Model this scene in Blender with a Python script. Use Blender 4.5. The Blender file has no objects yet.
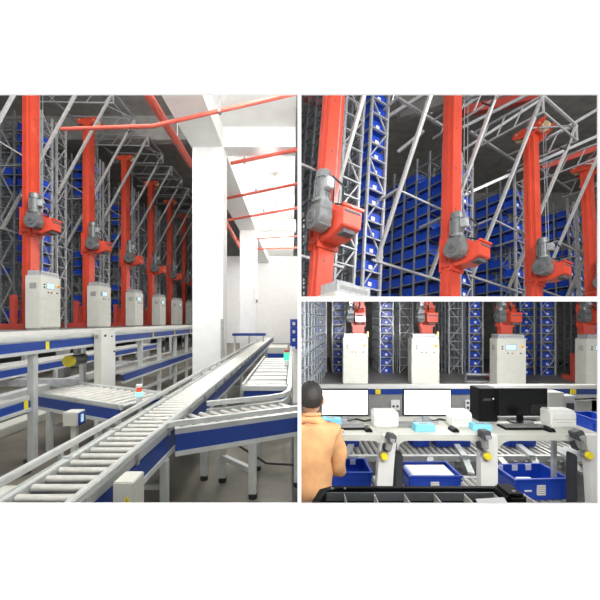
import bpy, bmesh, math, random
from mathutils import Vector, Matrix
random.seed(7)
S = bpy.context.scene
COL = S.collection
R = math.radians
# ------------------------------------------------------------------ camera (at the origin, level; lens axis meets the frame at CX, CY)
F, CX, CY = 330.0, 292.0, 321.0
cd = bpy.data.cameras.new('camera'); cam = bpy.data.objects.new('camera', cd); COL.objects.link(cam)
cam.rotation_euler = (R(90), 0, 0)
cd.sensor_width = 36; cd.lens = F / 600 * 36
cd.shift_x = (300 - CX) / 600; cd.shift_y = -(300 - CY) / 600
cd.clip_start = 0.05; cd.clip_end = 200
S.camera = cam
# ------------------------------------------------------------------ world, light, exposure
wd = bpy.data.worlds.new('world'); S.world = wd; wd.use_nodes = True
wd.node_tree.nodes['Background'].inputs[0].default_value = (1, 1, 1, 1)
wd.node_tree.nodes['Background'].inputs[1].default_value = 1.35
vs = S.view_settings
vs.view_transform = 'Standard'; vs.look = 'None'; vs.gamma = 1; vs.use_curve_mapping = False; vs.exposure = 0.0

def area(name, loc, target, sx, sy, power, col=(1, 1, 1)):
    l = bpy.data.lights.new(name, 'AREA'); l.shape = 'RECTANGLE'; l.size = sx; l.size_y = sy
    l.energy = power; l.color = col
    o = bpy.data.objects.new(name, l); COL.objects.link(o); o.location = loc
    d = Vector(target) - Vector(loc); o.rotation_euler = d.to_track_quat('-Z', 'Y').to_euler()
    return o
# conveyor hall (left)
area('hall_light', (-1.6, 3.2, 4.8), (-1.9, 6.5, -1.5), 3.0, 2.5, 330)
area('hall_light', (-3.4, 9.5, 8.4), (-9.6, 17, 2.0), 6, 2, 1000)
area('hall_light', (-3.4, 6.5, 6.6), (-9.6, 11, 1.5), 3, 2, 420)
area('hall_light', (-1.0, 1.4, 1.9), (-2.2, 5.0, -1.0), 1.0, 1.0, 22)
# crane gallery (upper right)
area('gallery_light', (1.6, 2.0, 3.0), (5.0, 8.5, 2.2), 2.2, 1.6, 430)
area('gallery_light', (8.5, 4.0, 6.0), (7.5, 10, 2.0), 3.0, 2.0, 480)
# packing area (lower right), lights under the sloping ceiling slab
area('packing_light', (1.3, 2.1, 0.09), (1.3, 2.9, -1.3), 2.2, .5, 18)
area('packing_light', (1.1, 1.25, 0.045), (1.4, 3.3, -1.6), 1.6, .06, 38)  # unseen light added in front to brighten the totes under the desk
area('packing_light', (2.6, 4.3, 0.22), (2.4, 4.6, -1.6), 3.6, .5, 80)
area('packing_light', (4.0, 6.6, 0.16), (6.4, 16, -1.2), 6.0, .4, 900)

# ------------------------------------------------------------------ materials
def mat(name, col, rough=.5, metal=0, var=.06, scale=6, emit=0, bump=0, alpha=1, coat=0):
    m = bpy.data.materials.new(name); m.use_nodes = True
    nt = m.node_tree; b = nt.nodes['Principled BSDF']
    b.inputs['Roughness'].default_value = rough; b.inputs['Metallic'].default_value = metal
    if coat: b.inputs['Coat Weight'].default_value = coat
    tc = nt.nodes.new('ShaderNodeTexCoord'); nz = nt.nodes.new('ShaderNodeTexNoise')
    nz.inputs['Scale'].default_value = scale; nz.inputs['Detail'].default_value = 4
    nt.links.new(tc.outputs['Object'], nz.inputs['Vector'])
    rp = nt.nodes.new('ShaderNodeValToRGB')
    lo = [max(0, c * (1 - var * 2)) for c in col]; hi = [min(1, c * (1 + var)) for c in col]
    rp.color_ramp.elements[0].color = (*lo, 1); rp.color_ramp.elements[1].color = (*hi, 1)
    rp.color_ramp.elements[0].position = .3; rp.color_ramp.elements[1].position = .7
    nt.links.new(nz.outputs['Fac'], rp.inputs['Fac']); nt.links.new(rp.outputs['Color'], b.inputs['Base Color'])
    if emit:
        b.inputs['Emission Color'].default_value = (*col, 1); b.inputs['Emission Strength'].default_value = emit
    if bump:
        bp = nt.nodes.new('ShaderNodeBump'); bp.inputs['Strength'].default_value = bump; bp.inputs['Distance'].default_value = .01
        nt.links.new(nz.outputs['Fac'], bp.inputs['Height']); nt.links.new(bp.outputs['Normal'], b.inputs['Normal'])
    return m
M = dict(
    red=mat('orange_red_paint', (.58, .062, .030), .38, 0, .05, 3, coat=.3),
    dred=mat('dull_red_paint', (.50, .07, .05), .5, 0, .06, 3),
    pipe=mat('sprinkler_pipe_paint', (.72, .13, .09), .4, 0, .05, 3),
    steel=mat('galvanised_steel', (.44, .45, .46), .42, .35, .10, 12),
    strut=mat('strut_steel', (.42, .42, .41), .45, .2, .07, 10),
    dsteel=mat('dark_rack_steel', (.24, .26, .28), .5, .3, .1, 10),
    alu=mat('anodised_aluminium', (.58, .60, .58), .38, .25, .05, 8),
    roller=mat('roller_zinc', (.66, .65, .60), .3, .35, .05, 20),
    white=mat('white_powder_coat', (.78, .78, .74), .4, 0, .03, 4),
    cab=mat('cabinet_grey_white', (.56, .56, .50), .45, 0, .03, 4),
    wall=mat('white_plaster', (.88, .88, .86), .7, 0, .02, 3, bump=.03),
    front=mat('white_partition_paint', (.93, .93, .93), .8, 0, .0, 3),
    blue=mat('blue_tote_plastic', (.010, .060, .46), .35, 0, .08, 5),
    bluep=mat('blue_side_panel', (.010, .045, .26), .4, 0, .06, 5),
    cyan=mat('light_blue_card', (.22, .62, .78), .6, 0, .04, 8),
    grey=mat('cast_grey_motor', (.17, .18, .18), .45, .3, .12, 15),
    midgrey=mat('mid_grey_panel', (.27, .27, .26), .5, 0, .06, 8),
    dark=mat('dark_paint_and_gap_shade', (.045, .047, .05), .6, 0, .1, 4),  # paint of dark parts, also the shade put under the conveyor rollers
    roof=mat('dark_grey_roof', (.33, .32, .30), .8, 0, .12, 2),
    black=mat('black_plastic', (.008, .008, .009), .45, 0, .1, 10),
    rubber=mat('black_rubber', (.02, .02, .02), .7),
    yellow=mat('safety_yellow', (.82, .68, .03), .45, 0, .03, 6),
    paper=mat('white_paper', (.85, .85, .85), .7, 0, .02, 6),
    ink=mat('printed_ink', (.08, .08, .09), .7),
    screen=mat('lit_white_screen', (1, 1, 1), .4, 0, 0, 3, emit=1.6),
    lcd=mat('pale_blue_lcd', (.45, .68, .85), .3, 0, .03, 9, emit=.5),
    bscreen=mat('black_screen_glass', (.006, .007, .007), .12, 0, .1, 3),
    lamp=mat('lamp_glow', (1, .98, .94), .5, 0, 0, 3, emit=9),
    glowg=mat('green_beacon', (.05, .9, .35), .3, 0, 0, 3, emit=1.2),
    glowc=mat('cyan_beacon', (.25, .95, .85), .3, 0, 0, 3, emit=1.3),
    glowr=mat('red_beacon', (.75, .1, .04), .3, 0, .05, 3, emit=.4),
    glowo=mat('amber_light', (1, .5, .2), .3, 0, 0, 3, emit=2.5),
    floorc=mat('painted_concrete', (.155, .145, .115), .42, 0, .25, 1.6, bump=.05),
    floord=mat('dark_grey_floor', (.10, .10, .10), .5, 0, .15, 2),
    tan=mat('orange_tan_cloth', (.68, .36, .16), .8, 0, .14, 7, bump=.4),
    trouser=mat('dark_blue_cloth', (.03, .035, .06), .85, 0, .1, 12),
    skin=mat('skin', (.56, .33, .22), .5, 0, .05, 12),
    hair=mat('black_hair', (.022, .018, .016), .6, 0, .2, 60, bump=.4),
    wood=mat('pale_card', (.52, .42, .26), .7, 0, .06, 8),
)
M['black'].node_tree.nodes['Principled BSDF'].inputs['Specular IOR Level'].default_value = .2
# ------------------------------------------------------------------ mesh builder
class MB:
    def __init__(s): s.v = []; s.f = []
    def add(s, vs, fs):
        n = len(s.v); s.v += [Vector(v) for v in vs]; s.f += [tuple(i + n for i in f) for f in fs]; return s
    def box(s, x0, x1, y0, y1, z0, z1, mtx=None):
        vs = [Vector((x, y, z)) for z in (z0, z1) for y in (y0, y1) for x in (x0, x1)]
        if mtx: vs = [mtx @ v for v in vs]
        return s.add(vs, [(0, 2, 3, 1), (4, 5, 7, 6), (0, 1, 5, 4), (2, 6, 7, 3), (0, 4, 6, 2), (1, 3, 7, 5)])
    def frame(s, a, b):
        a = Vector(a); b = Vector(b); d = (b - a).normalized()
        up = Vector((0, 0, 1)) if abs(d.z) < .95 else Vector((0, 1, 0))
        x = d.cross(up).normalized(); y = x.cross(d).normalized(); return a, b, x, y
    def bar(s, a, b, w, h=None):
        h = h or w; a, b, x, y = s.frame(a, b)
        vs = [p + x * (i * w / 2) + y * (j * h / 2) for p in (a, b) for i, j in ((-1, -1), (1, -1), (1, 1), (-1, 1))]
        return s.add(vs, [(3, 2, 1, 0), (4, 5, 6, 7), (0, 1, 5, 4), (1, 2, 6, 5), (2, 3, 7, 6), (3, 0, 4, 7)])
    def cyl(s, a, b, r, n=12, r2=None):
        r2 = r if r2 is None else r2; a, b, x, y = s.frame(a, b)
        vs = []
        for p, q in ((a, r), (b, r2)):
            for k in range(n):
                t = 2 * math.pi * k / n; vs.append(p + x * (q * math.cos(t)) + y * (q * math.sin(t)))
        fs = [(k, (k + 1) % n, n + (k + 1) % n, n + k) for k in range(n)]
        fs += [tuple(reversed(range(n))), tuple(range(n, 2 * n))]
        return s.add(vs, fs)
    def tube(s, pts, r, n=8):
        for a, b in zip(pts[:-1], pts[1:]): s.cyl(a, b, r, n)
        return s
    def prism(s, poly, d):
        """poly: 3-D points in order, extruded by vector d"""
        n = len(poly); poly = [Vector(p) for p in poly]; d = Vector(d)
        return s.add(poly + [p + d for p in poly], [tuple(range(n - 1, -1, -1)), tuple(range(n, 2 * n))] + [(k, (k + 1) % n, n + (k + 1) % n, n + k) for k in range(n)])
    def strip(s, pts, w, h):
        """box-section rail along a polyline, mitred in plan"""
        pts = [Vector(p) for p in pts]; vs = []
        for i, p in enumerate(pts):
            d = Vector((0, 0, 0))
            if i > 0: d += (p - pts[i - 1]).normalized()
            if i < len(pts) - 1: d += (pts[i + 1] - p).normalized()
            d.z = 0; d.normalize(); x = Vector((d.y, -d.x, 0)); 
            for a, b in ((-1, -1), (1, -1), (1, 1), (-1, 1)): vs.append(p + x * (a * w / 2) + Vector((0, 0, b * h / 2)))
        fs = [(3, 2, 1, 0), tuple(len(vs) - 4 + k for k in range(4))]
        for i in range(len(pts) - 1):
            o = 4 * i; fs += [(o + k, o + (k + 1) % 4, o + 4 + (k + 1) % 4, o + 4 + k) for k in range(4)]
        return s.add(vs, fs)
    def build(s, name, m, parent=None, bevel=0, smooth=False, label=None, kind=None):
        me = bpy.data.meshes.new(name); me.from_pydata([tuple(v) for v in s.v], [], s.f); me.validate()
        bm = bmesh.new(); bm.from_mesh(me); bmesh.ops.recalc_face_normals(bm, faces=bm.faces)
        if bevel:
            es = [e for e in bm.edges if len(e.link_faces) == 2 and e.calc_face_angle(0) > R(40)]
            bmesh.ops.bevel(bm, geom=es, offset=bevel, segments=2, affect='EDGES', clamp_overlap=True)
        if smooth:
            for f in bm.faces: f.smooth = len(f.verts) == 4
            for e in bm.edges:
                if len(e.link_faces) == 2 and e.calc_face_angle(0) > R(45): e.smooth = False
        bm.to_mesh(me); bm.free(); me.materials.append(M[m])
        o = bpy.data.objects.new(name, me); COL.objects.link(o)
        if parent is not None: o.parent = parent
        if label: o['label'] = label
        if kind: o['kind'] = kind
        return o
ROOM = {}; CUR = ['L']
def tag(o, label, cat, group=None, kind=None):
    ROOM[o.name] = CUR[0]
    o['label'] = label; o['category'] = cat
    if group: o['group'] = group
    if kind: o['kind'] = kind
    return o
def thing(name, label, cat, mtx=Matrix(), group=None):
    o = bpy.data.objects.new(name, None); COL.objects.link(o); o.empty_display_size = .1
    o.matrix_basis = mtx; return tag(o, label, cat, group)
def dup(o, mtx, label=None, group=None, parent=None):
    c = o.copy(); COL.objects.link(c)
    if parent is None: c.matrix_basis = mtx
    else: c.parent = parent
    if label: c['label'] = label
    if group: c['group'] = group
    for ch in list(KIDS.get(o, [])): dup(ch, None, parent=c)
    return c
class _K(dict):
    def get(s, o, d=None): return [c for c in bpy.data.objects if c.parent == o]
KIDS = _K()
T = lambda x, y, z: Matrix.Translation((x, y, z))
RZ = lambda a: Matrix.Rotation(R(a), 4, 'Z')
def P(u, v, Y): return Vector(((u - CX) / F * Y, Y, (CY - v) / F * Y))     # point of the place seen at (u, v), Y metres deep
def struct(name, mb, m, bevel=0):
    o = mb.build(name, m, bevel=bevel); o['kind'] = 'structure'; return o

# ------------------------------------------------------------------ the setting
ZF1, ZF3, YW = -1.8, -2.13, 0.70          # floors (relative to eye height) and the depth of the white partition
def wx(u): return (u - CX) / F * YW
def wz(v): return (CY - v) / F * YW
w = MB(); t0, t1 = YW, YW + .004
L1, R1, L2, R2 = wx(-40), wx(297.6), wx(301.3), wx(598.7)
ZT, ZB, ZM0, ZM1 = wz(94), wz(503.7), wz(301.4), wz(296.5)
w.box(-7, 7, t0, t1, ZT, 5.0); w.box(-7, 7, t0, t1, ZF3, ZB); w.box(-7, L1, t0, t1, ZB, ZT)
w.box(R1, L2, t0, t1, ZB, ZT); w.box(R2, 7, t0, t1, ZB, ZT); w.box(L2, R2, t0, t1, ZM0, ZM1)
struct('wall_front', w, 'front')
# dividing wall between the two sides, the floor slab between the two right-hand rooms
sA, sB = .0180, .0272; FAR = 34
d = MB(); ya, yb = YW + .005, FAR
d.add([(sA * ya, ya, -4), (sB * ya, ya, -4), (sB * yb, yb, -4), (sA * yb, yb, -4), (sA * ya, ya, 12), (sB * ya, ya, 12), (sB * yb, yb, 12), (sA * yb, yb, 12)],
      [(0, 1, 2, 3), (4, 7, 6, 5), (0, 4, 5, 1), (1, 5, 6, 2), (2, 6, 7, 3), (3, 7, 4, 0)])
struct('wall_middle', d, 'wall')
hA, hB = .0610, .0732
d = MB(); xr = 24
d.add([(sB * ya, ya, hA * ya), (xr, ya, hA * ya), (xr, yb, hA * yb), (sB * yb, yb, hA * yb), (sB * ya, ya, hB * ya), (xr, ya, hB * ya), (xr, yb, hB * yb), (sB * yb, yb, hB * yb)],
      [(0, 1, 2, 3), (4, 7, 6, 5), (0, 4, 5, 1), (1, 5, 6, 2), (2, 6, 7, 3), (3, 7, 4, 0)])
struct('ceiling_2', d, 'roof')
struct('floor', MB().box(-18, 0, YW, FAR, ZF1 - .1, ZF1), 'floorc')
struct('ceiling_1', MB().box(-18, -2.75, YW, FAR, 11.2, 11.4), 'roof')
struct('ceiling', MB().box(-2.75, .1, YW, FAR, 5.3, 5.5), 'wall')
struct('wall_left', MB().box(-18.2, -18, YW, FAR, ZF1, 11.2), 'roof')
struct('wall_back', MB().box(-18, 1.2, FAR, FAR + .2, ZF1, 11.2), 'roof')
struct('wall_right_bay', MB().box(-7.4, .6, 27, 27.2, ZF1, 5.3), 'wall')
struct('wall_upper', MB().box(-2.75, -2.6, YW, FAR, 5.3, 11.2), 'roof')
struct('floor_2', MB().box(0.0, 24, YW, 6.4, ZF3 - .15, ZF3), 'floord')
struct('floor_3', MB().box(0.0, 24, 6.4, FAR, -3.4, -3.25), 'floord')
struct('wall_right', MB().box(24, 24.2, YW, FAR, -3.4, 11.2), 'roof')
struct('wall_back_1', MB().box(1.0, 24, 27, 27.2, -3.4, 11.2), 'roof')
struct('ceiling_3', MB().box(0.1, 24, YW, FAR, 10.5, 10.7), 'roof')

# ------------------------------------------------------------------ reusable machines
def mb_lattice(mb, x0, x1, y, z0, z1, lev, post=.07, th=.035, depth=.07):
    mb.box(x0, x0 + post, y, y + depth, z0, z1); mb.box(x1 - post, x1, y, y + depth, z0, z1)
    z = z0; k = 0
    while z < z1 - .1:
        zt = min(z + 2 * lev, z1 - .05)
        a = (x0 + post / 2, y + depth / 2, z); b = (x1 - post / 2, y + depth / 2, zt)
        if k % 2: a, b = (b[0], a[1], a[2]), (a[0], b[1], b[2])
        mb.bar(a, b, th, th); z += 2 * lev; k += 1
def make_rack(mtx, label, group, wd_=.62, bays=5, bay=.5, z0=0, levels=14, lev=.43, post=.06, m1='steel', m2='dsteel', both=False):
    t = thing('storage_rack', label, 'storage rack', mtx, group)
    H = z0 + levels * lev + .35
    m = MB(); mb_lattice(m, 0, wd_, 0, z0, H, lev, post)
    for q in range(levels + 1): m.box(0, wd_, -.012, .035, z0 + q * lev - .035, z0 + q * lev)
    m.build('end_frame', m1, t)
    for k in range(1, bays + 1):
        y = k * bay; u = MB(); u.box(0, post * .8, y, y + .05, z0, H); u.box(wd_ - post * .8, wd_, y, y + .05, z0, H)
        for q in range(0, levels, 3): u.bar((0, y + .02, z0 + q * lev), (wd_, y + .02, z0 + (q + 1.5) * lev), .025)
        u.build('upright', m2, t)
    for q in range(levels + 1):
        z = z0 + q * lev; s = MB()
        s.box(.005, .05, .0, bays * bay, z - .03, z); s.box(wd_ - .05, wd_ - .005, .0, bays * bay, z - .03, z)
        for k in range(bays): s.box(-.015, wd_ + .015, k * bay + .02, k * bay + .05, z - .02, z)
        s.build('shelf_rail', m2, t)
    if both:
        for c in range(0, bays, 2):
            z = z0; k = 0; m = MB()
            while z < H - .9:
                a, b = (.02, .08 + c * bay, z), (.02, bay + c * bay, z + .88)
                if k % 2: a, b = (a[0], a[1], b[2]), (b[0], b[1], a[2])
                m.bar(a, b, .045); z += .88; k += 1
            m.build('side_brace', m1, t)
    return t
def tote_mb(w_, d_, h_, rim=.02, wall=.012):
    """open stacking tote, base centre at the origin: walls, inner floor, rim, ribs, grip slots"""
    m = MB(); t = .93
    def ring(s, z, off): return [(-w_ / 2 * s + off, -d_ / 2 * s + off, z), (w_ / 2 * s - off, -d_ / 2 * s + off, z), (w_ / 2 * s - off, d_ / 2 * s - off, z), (-w_ / 2 * s + off, d_ / 2 * s - off, z)]
    rings = [ring(t, 0, 0), ring(.975, h_ * .72, 0), ring(1, h_ * .72, -.004), ring(1, h_ * .80, -.004), ring(.98, h_ * .80, 0), ring(.98, h_ * .93, 0), ring(1, h_ * .93, -rim * .4), ring(1, h_, -rim * .4), ring(.98, h_, wall), ring(t, .015, wall)]
    vs = [v for r in rings for v in r]; fs = [(3, 2, 1, 0)]
    for i in range(len(rings) - 1):
        for k in range(4): fs.append((4 * i + k, 4 * i + (k + 1) % 4, 4 * i + 4 + (k + 1) % 4, 4 * i + 4 + k))
    n = 4 * (len(rings) - 1); fs.append((n, n + 1, n + 2, n + 3)); m.add(vs, fs)
    for sx in (-1, 1):
        for sy in (-1, 1):
            m.box(sx * w_ * .40 - .012, sx * w_ * .40 + .012, sy * d_ * .475 - .010, sy * d_ * .475 + .010, .02, h_ * .72)
            m.box(sx * w_ * .475 - .010, sx * w_ * .475 + .010, sy * d_ * .36 - .012, sy * d_ * .36 + .012, .02, h_ * .72)
    return m
def small_tote(w_, d_, h_, name='storage_tote', lab=True):
    o = tote_mb(w_, d_, h_).build(name, 'blue'); l = MB()
    if not lab: return o
    l.box(-.06, .05, -d_ / 2 - .004, -d_ / 2 + .01, h_ * .25, h_ * .62); l.build('label', 'paper', o, label='white paper label')
    return o
proto = {}
TM = {}
def place_tote(kind, mtx, label, group):
    key, w_, d_, h_ = kind
    if key not in proto:
        o = small_tote(w_, d_, h_, lab='side' not in key); o.matrix_basis = mtx; tag(o, label, 'tote', group); proto[key] = o; 
        PK[key] = [c for c in bpy.data.objects if c.parent == o]; return o
    src = proto[key]; c = src.copy(); COL.objects.link(c); c.matrix_basis = mtx; c['label'] = label; c['group'] = group; ROOM[c.name] = CUR[0]
    for ch in PK[key]:
        q = ch.copy(); COL.objects.link(q); q.parent = c
    return c
PK = {}

def make_crane(mtx, label, group, gear=3.76, top=9.7, bot=0.0, mw=.30, md=.42, head=True, flip=1, gs=1.0, base=True):
    """mast stands at local origin; the hoist hangs on its -y side (towards the operators)"""
    t = thing('stacker_crane', label, 'stacker crane', mtx, group)
    m = MB(); m.box(-mw / 2, mw / 2, -md / 2, md / 2, bot, top)
    m.build('mast', 'red', t, bevel=.012)
    g = MB(); g.box(-mw / 2 - .025, -mw / 2, -.05, .02, bot, top); g.box(mw / 2, mw / 2 + .03, -.05, .02, bot, top)
    g.box(-mw / 2, -mw / 2 + .03, -md / 2 - .012, -md / 2, bot, top)
    g.build('guide_rail', 'red', t)
    p = MB()
    for z in [bot + 1.1 * k for k in range(1, int((top - bot) / 1.1))]: p.cyl((-.05, -md / 2 - .006, z), (-.05, -md / 2 + .01, z), .022, 8)
    p.build('bolt', 'ink', t)
    # red hoist housing
    z = gear; h = MB()
    def sc(mb):
        o_ = Vector((0, -md / 2, gear)); mb.v = [o_ + (v - o_) * gs for v in mb.v]; return mb
    side = [(0, -md / 2, z - .50), (0, -md / 2, z + .34), (0, -.52, z + .26), (0, -.62, z + .04), (0, -.99, z + .04), (0, -.99, z - .38), (0, -.60, z - .52)]
    h.prism([(-.24, a[1], a[2]) for a in side], (.48, 0, 0))
    h.box(-.27, .27, -1.03, -.97, z - .01, z + .06)
    hs = sc(h).build('hoist_housing', 'red', t, bevel=.012)
    sc(MB().box(-.20, .20, -1.00, -.985, z - .10, z - .05)).build('vent_slot', 'ink', hs)
    sc(MB().box(-.15, .15, -.92, -.70, z - .50, z - .42)).build('vent_slot', 'ink', hs)
    pl = MB(); pl.box(-mw / 2 - .10, mw / 2 + .10, -md / 2 - .05, -md / 2 + .02, z - .62, z + .45)
    pl.box(-mw / 2 - .10, mw / 2 + .10, md / 2 - .02, md / 2 + .05, z - .62, z + .45)
    for sx in (-1, 1): pl.box(sx * (mw / 2 + .08) - .02, sx * (mw / 2 + .08) + .02, -md / 2, md / 2, z - .5, z - .35)
    sc(pl).build('mounting_plate', 'red', t, bevel=.008)
    # geared motor, hung upright on the -x side of the housing
    mx, my = -.42 * flip, -.46
    b = MB(); b.cyl((mx + .12 * flip, my, z - .14), (mx - .20 * flip, my, z - .14), .27, 20)
    b.cyl((mx - .20 * flip, my, z - .14), (mx - .24 * flip, my, z - .14), .15, 16); b.box(mx - .15, mx + .15, my - .20, my + .20, z - .35, z + .2)
    gb = sc(b).build('gearbox', 'grey', t, bevel=.01, smooth=True)
    sc(MB().cyl((mx - .24 * flip, my, z - .14), (mx - .262 * flip, my, z - .14), .07, 12)).build('shaft_cover', 'ink', gb)
    b = MB(); b.cyl((mx, my, z + .18), (mx, my, z + .26), .20, 20); b.cyl((mx, my, z + .26), (mx, my, z + .82), .155, 20)
    for k in range(14):
        a = k / 14 * math.tau; b.box(-.006, .006, .15, .185, z + .30, z + .70, T(mx, my, 0) @ Matrix.Rotation(a, 4, 'Z'))
    b.cyl((mx, my, z + .72), (mx, my, z + .90), .185, 20, .16)
    mo = sc(b).build('motor', 'grey', t, smooth=True)
    sc(MB().box(mx - .09, mx + .09, my - .31, my - .14, z + .42, z + .66)).build('terminal_box', 'steel', mo, bevel=.015, label='pale grey terminal box')
    MB().tube([(mx + .02, my - .30, z + .5), (mx + .2 * flip, my - .38, z + .35), (mx + .3 * flip, my - .25, z + .1), (.05, -md / 2 - .03, z + .4), (.05, -md / 2 - .03, z + .9)], .018, 6).build('cable', 'rubber', t)
    sc(MB().box(mx - .04, mx + .22, my - .02, my + .02, z + .22, z + .25)).build('lifting_eye', 'yellow', mo)
    if head:
        h = MB(); h.box(-.26, .26, -.30, .30, top - .02, top + .06)
        for sx in (-1, 1):
            h.prism([(sx * .24, -.55, top + .20), (sx * .24, -.50, top + .02), (sx * .24, -.15, top - .22), (sx * .24, .40, top - .08), (sx * .24, .40, top + .12)], (.03 * sx, 0, 0))
        hd = h.build('mast_head', 'red', t, bevel=.006)
        for yy in (-.38, .28):
            q = MB(); q.cyl((-.06, yy, top + .05), (.06, yy, top + .05), .16, 18); q.cyl((-.28, yy, top + .05), (.28, yy, top + .05), .035, 8); q.build('pulley', 'wood', hd, smooth=True)
    r = MB()
    for sx in (-.07, .07): MB().cyl((sx, -.38, gear + .1), (sx, -.38, top + .05), .009, 6).build('hoist_rope', 'dsteel', t)
    # carriage base in front of the rack
    c = MB(); c.box(-.28, .28, -.30, 1.1, bot, bot + .22); c.box(-.3, -.14, .35, .55, bot + .2, bot + 1.25); c.box(.14, .3, .35, .55, bot + .2, bot + 1.05)
    c.build('base_carriage', 'dred', t, bevel=.02)
    return t

def make_cabinet(mtx, label, group, w_=1.0, d_=.55, h_=1.95, lampm=False):
    """control cabinet, front face on -y, base centre at origin"""
    t = thing('control_cabinet', label, 'control cabinet', mtx, group)
    MB().box(-w_ / 2, w_ / 2, -d_ / 2, d_ / 2, .06, h_).build('body', 'cab', t, bevel=.012)
    MB().box(-w_ / 2 + .02, w_ / 2 - .02, -d_ / 2 + .02, d_ / 2 - .02, 0, .07).build('plinth', 'midgrey', t)
    zs = h_ * .57
    up = MB().box(-w_ / 2 + .015, w_ / 2 - .015, -d_ / 2 - .014, -d_ / 2 + .002, zs + .008, h_ - .02).build('door', 'cab', t, bevel=.004)
    dn = MB().box(-w_ / 2 + .015, w_ / 2 - .015, -d_ / 2 - .014, -d_ / 2 + .002, .09, zs - .008).build('door', 'cab', t, bevel=.004)
    yf = -d_ / 2 - .014
    s = MB().box(-w_ * .22, w_ * .16, yf - .01, yf, h_ * .76, h_ * .885).build('display_frame', 'steel', up)
    MB().box(-w_ * .20, w_ * .14, yf - .014, yf - .009, h_ * .775, h_ * .870).build('display', 'lcd', s)
    for a, b, mm in ((-.33, .84, 'ink'), (-.33, .79, 'ink'), (-.14, .70, 'ink'), (.02, .70, 'dred'), (.30, .70, 'ink')):
        MB().cyl((w_ * a, yf, h_ * b), (w_ * a, yf - .03, h_ * b), .026, 10).build('button', mm, up)
    MB().cyl((w_ * .36, yf, h_ * .84), (w_ * .36, yf - .02, h_ * .84), .055, 14).build('switch_plate', 'yellow', up)
    MB().cyl((w_ * .36, yf - .02, h_ * .84), (w_ * .36, yf - .05, h_ * .84), .03, 10).build('switch', 'glowr', up)
    for sx in (-1, 1):
        v = MB(); x = sx * (w_ / 2 + .004)
        for k in range(6): v.box(x - .006, x + .006, -.14, .10, h_ * .76 + k * .035, h_ * .76 + k * .035 + .018)
        v.build('vent', 'midgrey', t)
        v = MB()
    g = MB(); z = h_
    g.box(-w_ * .46, w_ * .46, -d_ * .46, -d_ * .43, z + .0, z + .17)
    g.box(-w_ * .46, -w_ * .44, -d_ * .46, d_ * .4, z, z + .17); g.box(w_ * .44, w_ * .46, -d_ * .46, d_ * .4, z, z + .17); g.box(-w_ * .46, w_ * .46, d_ * .38, d_ * .4, z, z + .17)
    tr = g.build('top_tray', 'steel', t)
    q = MB()
    for k in range(9): q.box(-w_ * .38 + k * w_ * .085, -w_ * .38 + k * w_ * .085 + .055, -d_ * .46 - .004, -d_ * .46 + .001, z + .055, z + .115)
    q.build('nameplate_marks', 'midgrey', tr)
    if lampm:
        q = MB().cyl((w_ * .52, -d_ * .1, h_ - .1), (w_ * .52, -d_ * .1, h_ + .04), .02, 8).build('lamp_post', 'steel', t)
        MB().cyl((w_ * .52, -d_ * .1, h_ + .04), (w_ * .52, -d_ * .1, h_ + .26), .035, 10).build('beacon', 'glowo', q)
    return t

def make_cantilever(mtx, label, group, xs=(-1.45, .5), tip=(-1.95, 10.15), foot=(1.5, 3.85), back=1.2, reach=None, th=.085):
    t = thing('cantilever_frame', label, 'steel bracing frame', mtx, group)
    for x in xs:
        MB().bar((x, foot[0], foot[1]), (x, tip[0], tip[1]), th, th).build('strut', 'strut', t)
        a = MB(); a.bar((x, tip[0], tip[1]), (x, back, tip[1] + .15), th * .7); a.bar((x, tip[0], tip[1] - .5), (x, back, tip[1] - .45), th * .6)
        f = (tip[1] - .5 - foot[1]) / (tip[1] - foot[1])
        for k in range(4):
            y = tip[0] + (back - tip[0]) * k / 4; a.bar((x, y, tip[1] + .03 * k), (x, y + (back - tip[0]) / 8, tip[1] - .48), .03)
        a.bar((x, tip[0], tip[1] - .5), (x, tip[0], tip[1]), th * .6)
        a.build('arm', 'steel', t)
    b = MB(); b.bar((xs[0], tip[0], tip[1]), (xs[1], tip[0], tip[1]), th * .8); b.bar((xs[0], tip[0], tip[1] - .5), (xs[1], tip[0], tip[1] - .5), th * .5)
    b.bar((xs[0], tip[0], tip[1]), ((xs[0] + xs[1]) / 2, tip[0] + .9, tip[1] + .05), .04); b.bar((xs[1], tip[0], tip[1]), ((xs[0] + xs[1]) / 2, tip[0] + .9, tip[1] + .05), .04)
    b.build('tip_beam', 'steel', t)
    ym = (foot[0] + tip[0]) / 2; zm = (foot[1] + tip[1]) / 2
    for a_, b_, w_ in (((xs[0] - .15, foot[0], foot[1]), (xs[1] + .75, foot[0], foot[1]), .06), ((xs[0] - .15, back, tip[1] + .15), (xs[1] + .75, back, tip[1] + .15), .07),
                      ((xs[0], ym + .4, zm - .7), (xs[0], back + .4, zm - .75), .05), ((xs[1], ym + .4, zm - .7), (xs[1], back + .4, zm - .75), .05), ((xs[0], ym + .4, zm - .7), (xs[1], ym + .4, zm - .7), .04)):
        MB().bar(a_, b_, w_).build('cross_bar', 'steel', t)
    cn = MB(); cn.tube([(xs[1], tip[0] + .1, tip[1] - .1), (xs[1] - .1, tip[0] + .25, tip[1] - .7), (xs[1] - .05, tip[0] + .5, tip[1] - .4)], .02, 6)
    cn.build('cable_loop', 'rubber', t)
    return t
ORD = 'first second third fourth fifth sixth seventh eighth ninth tenth eleventh twelfth thirteenth fourteenth fifteenth sixteenth seventeenth eighteenth nineteenth twentieth'.split()
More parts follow.
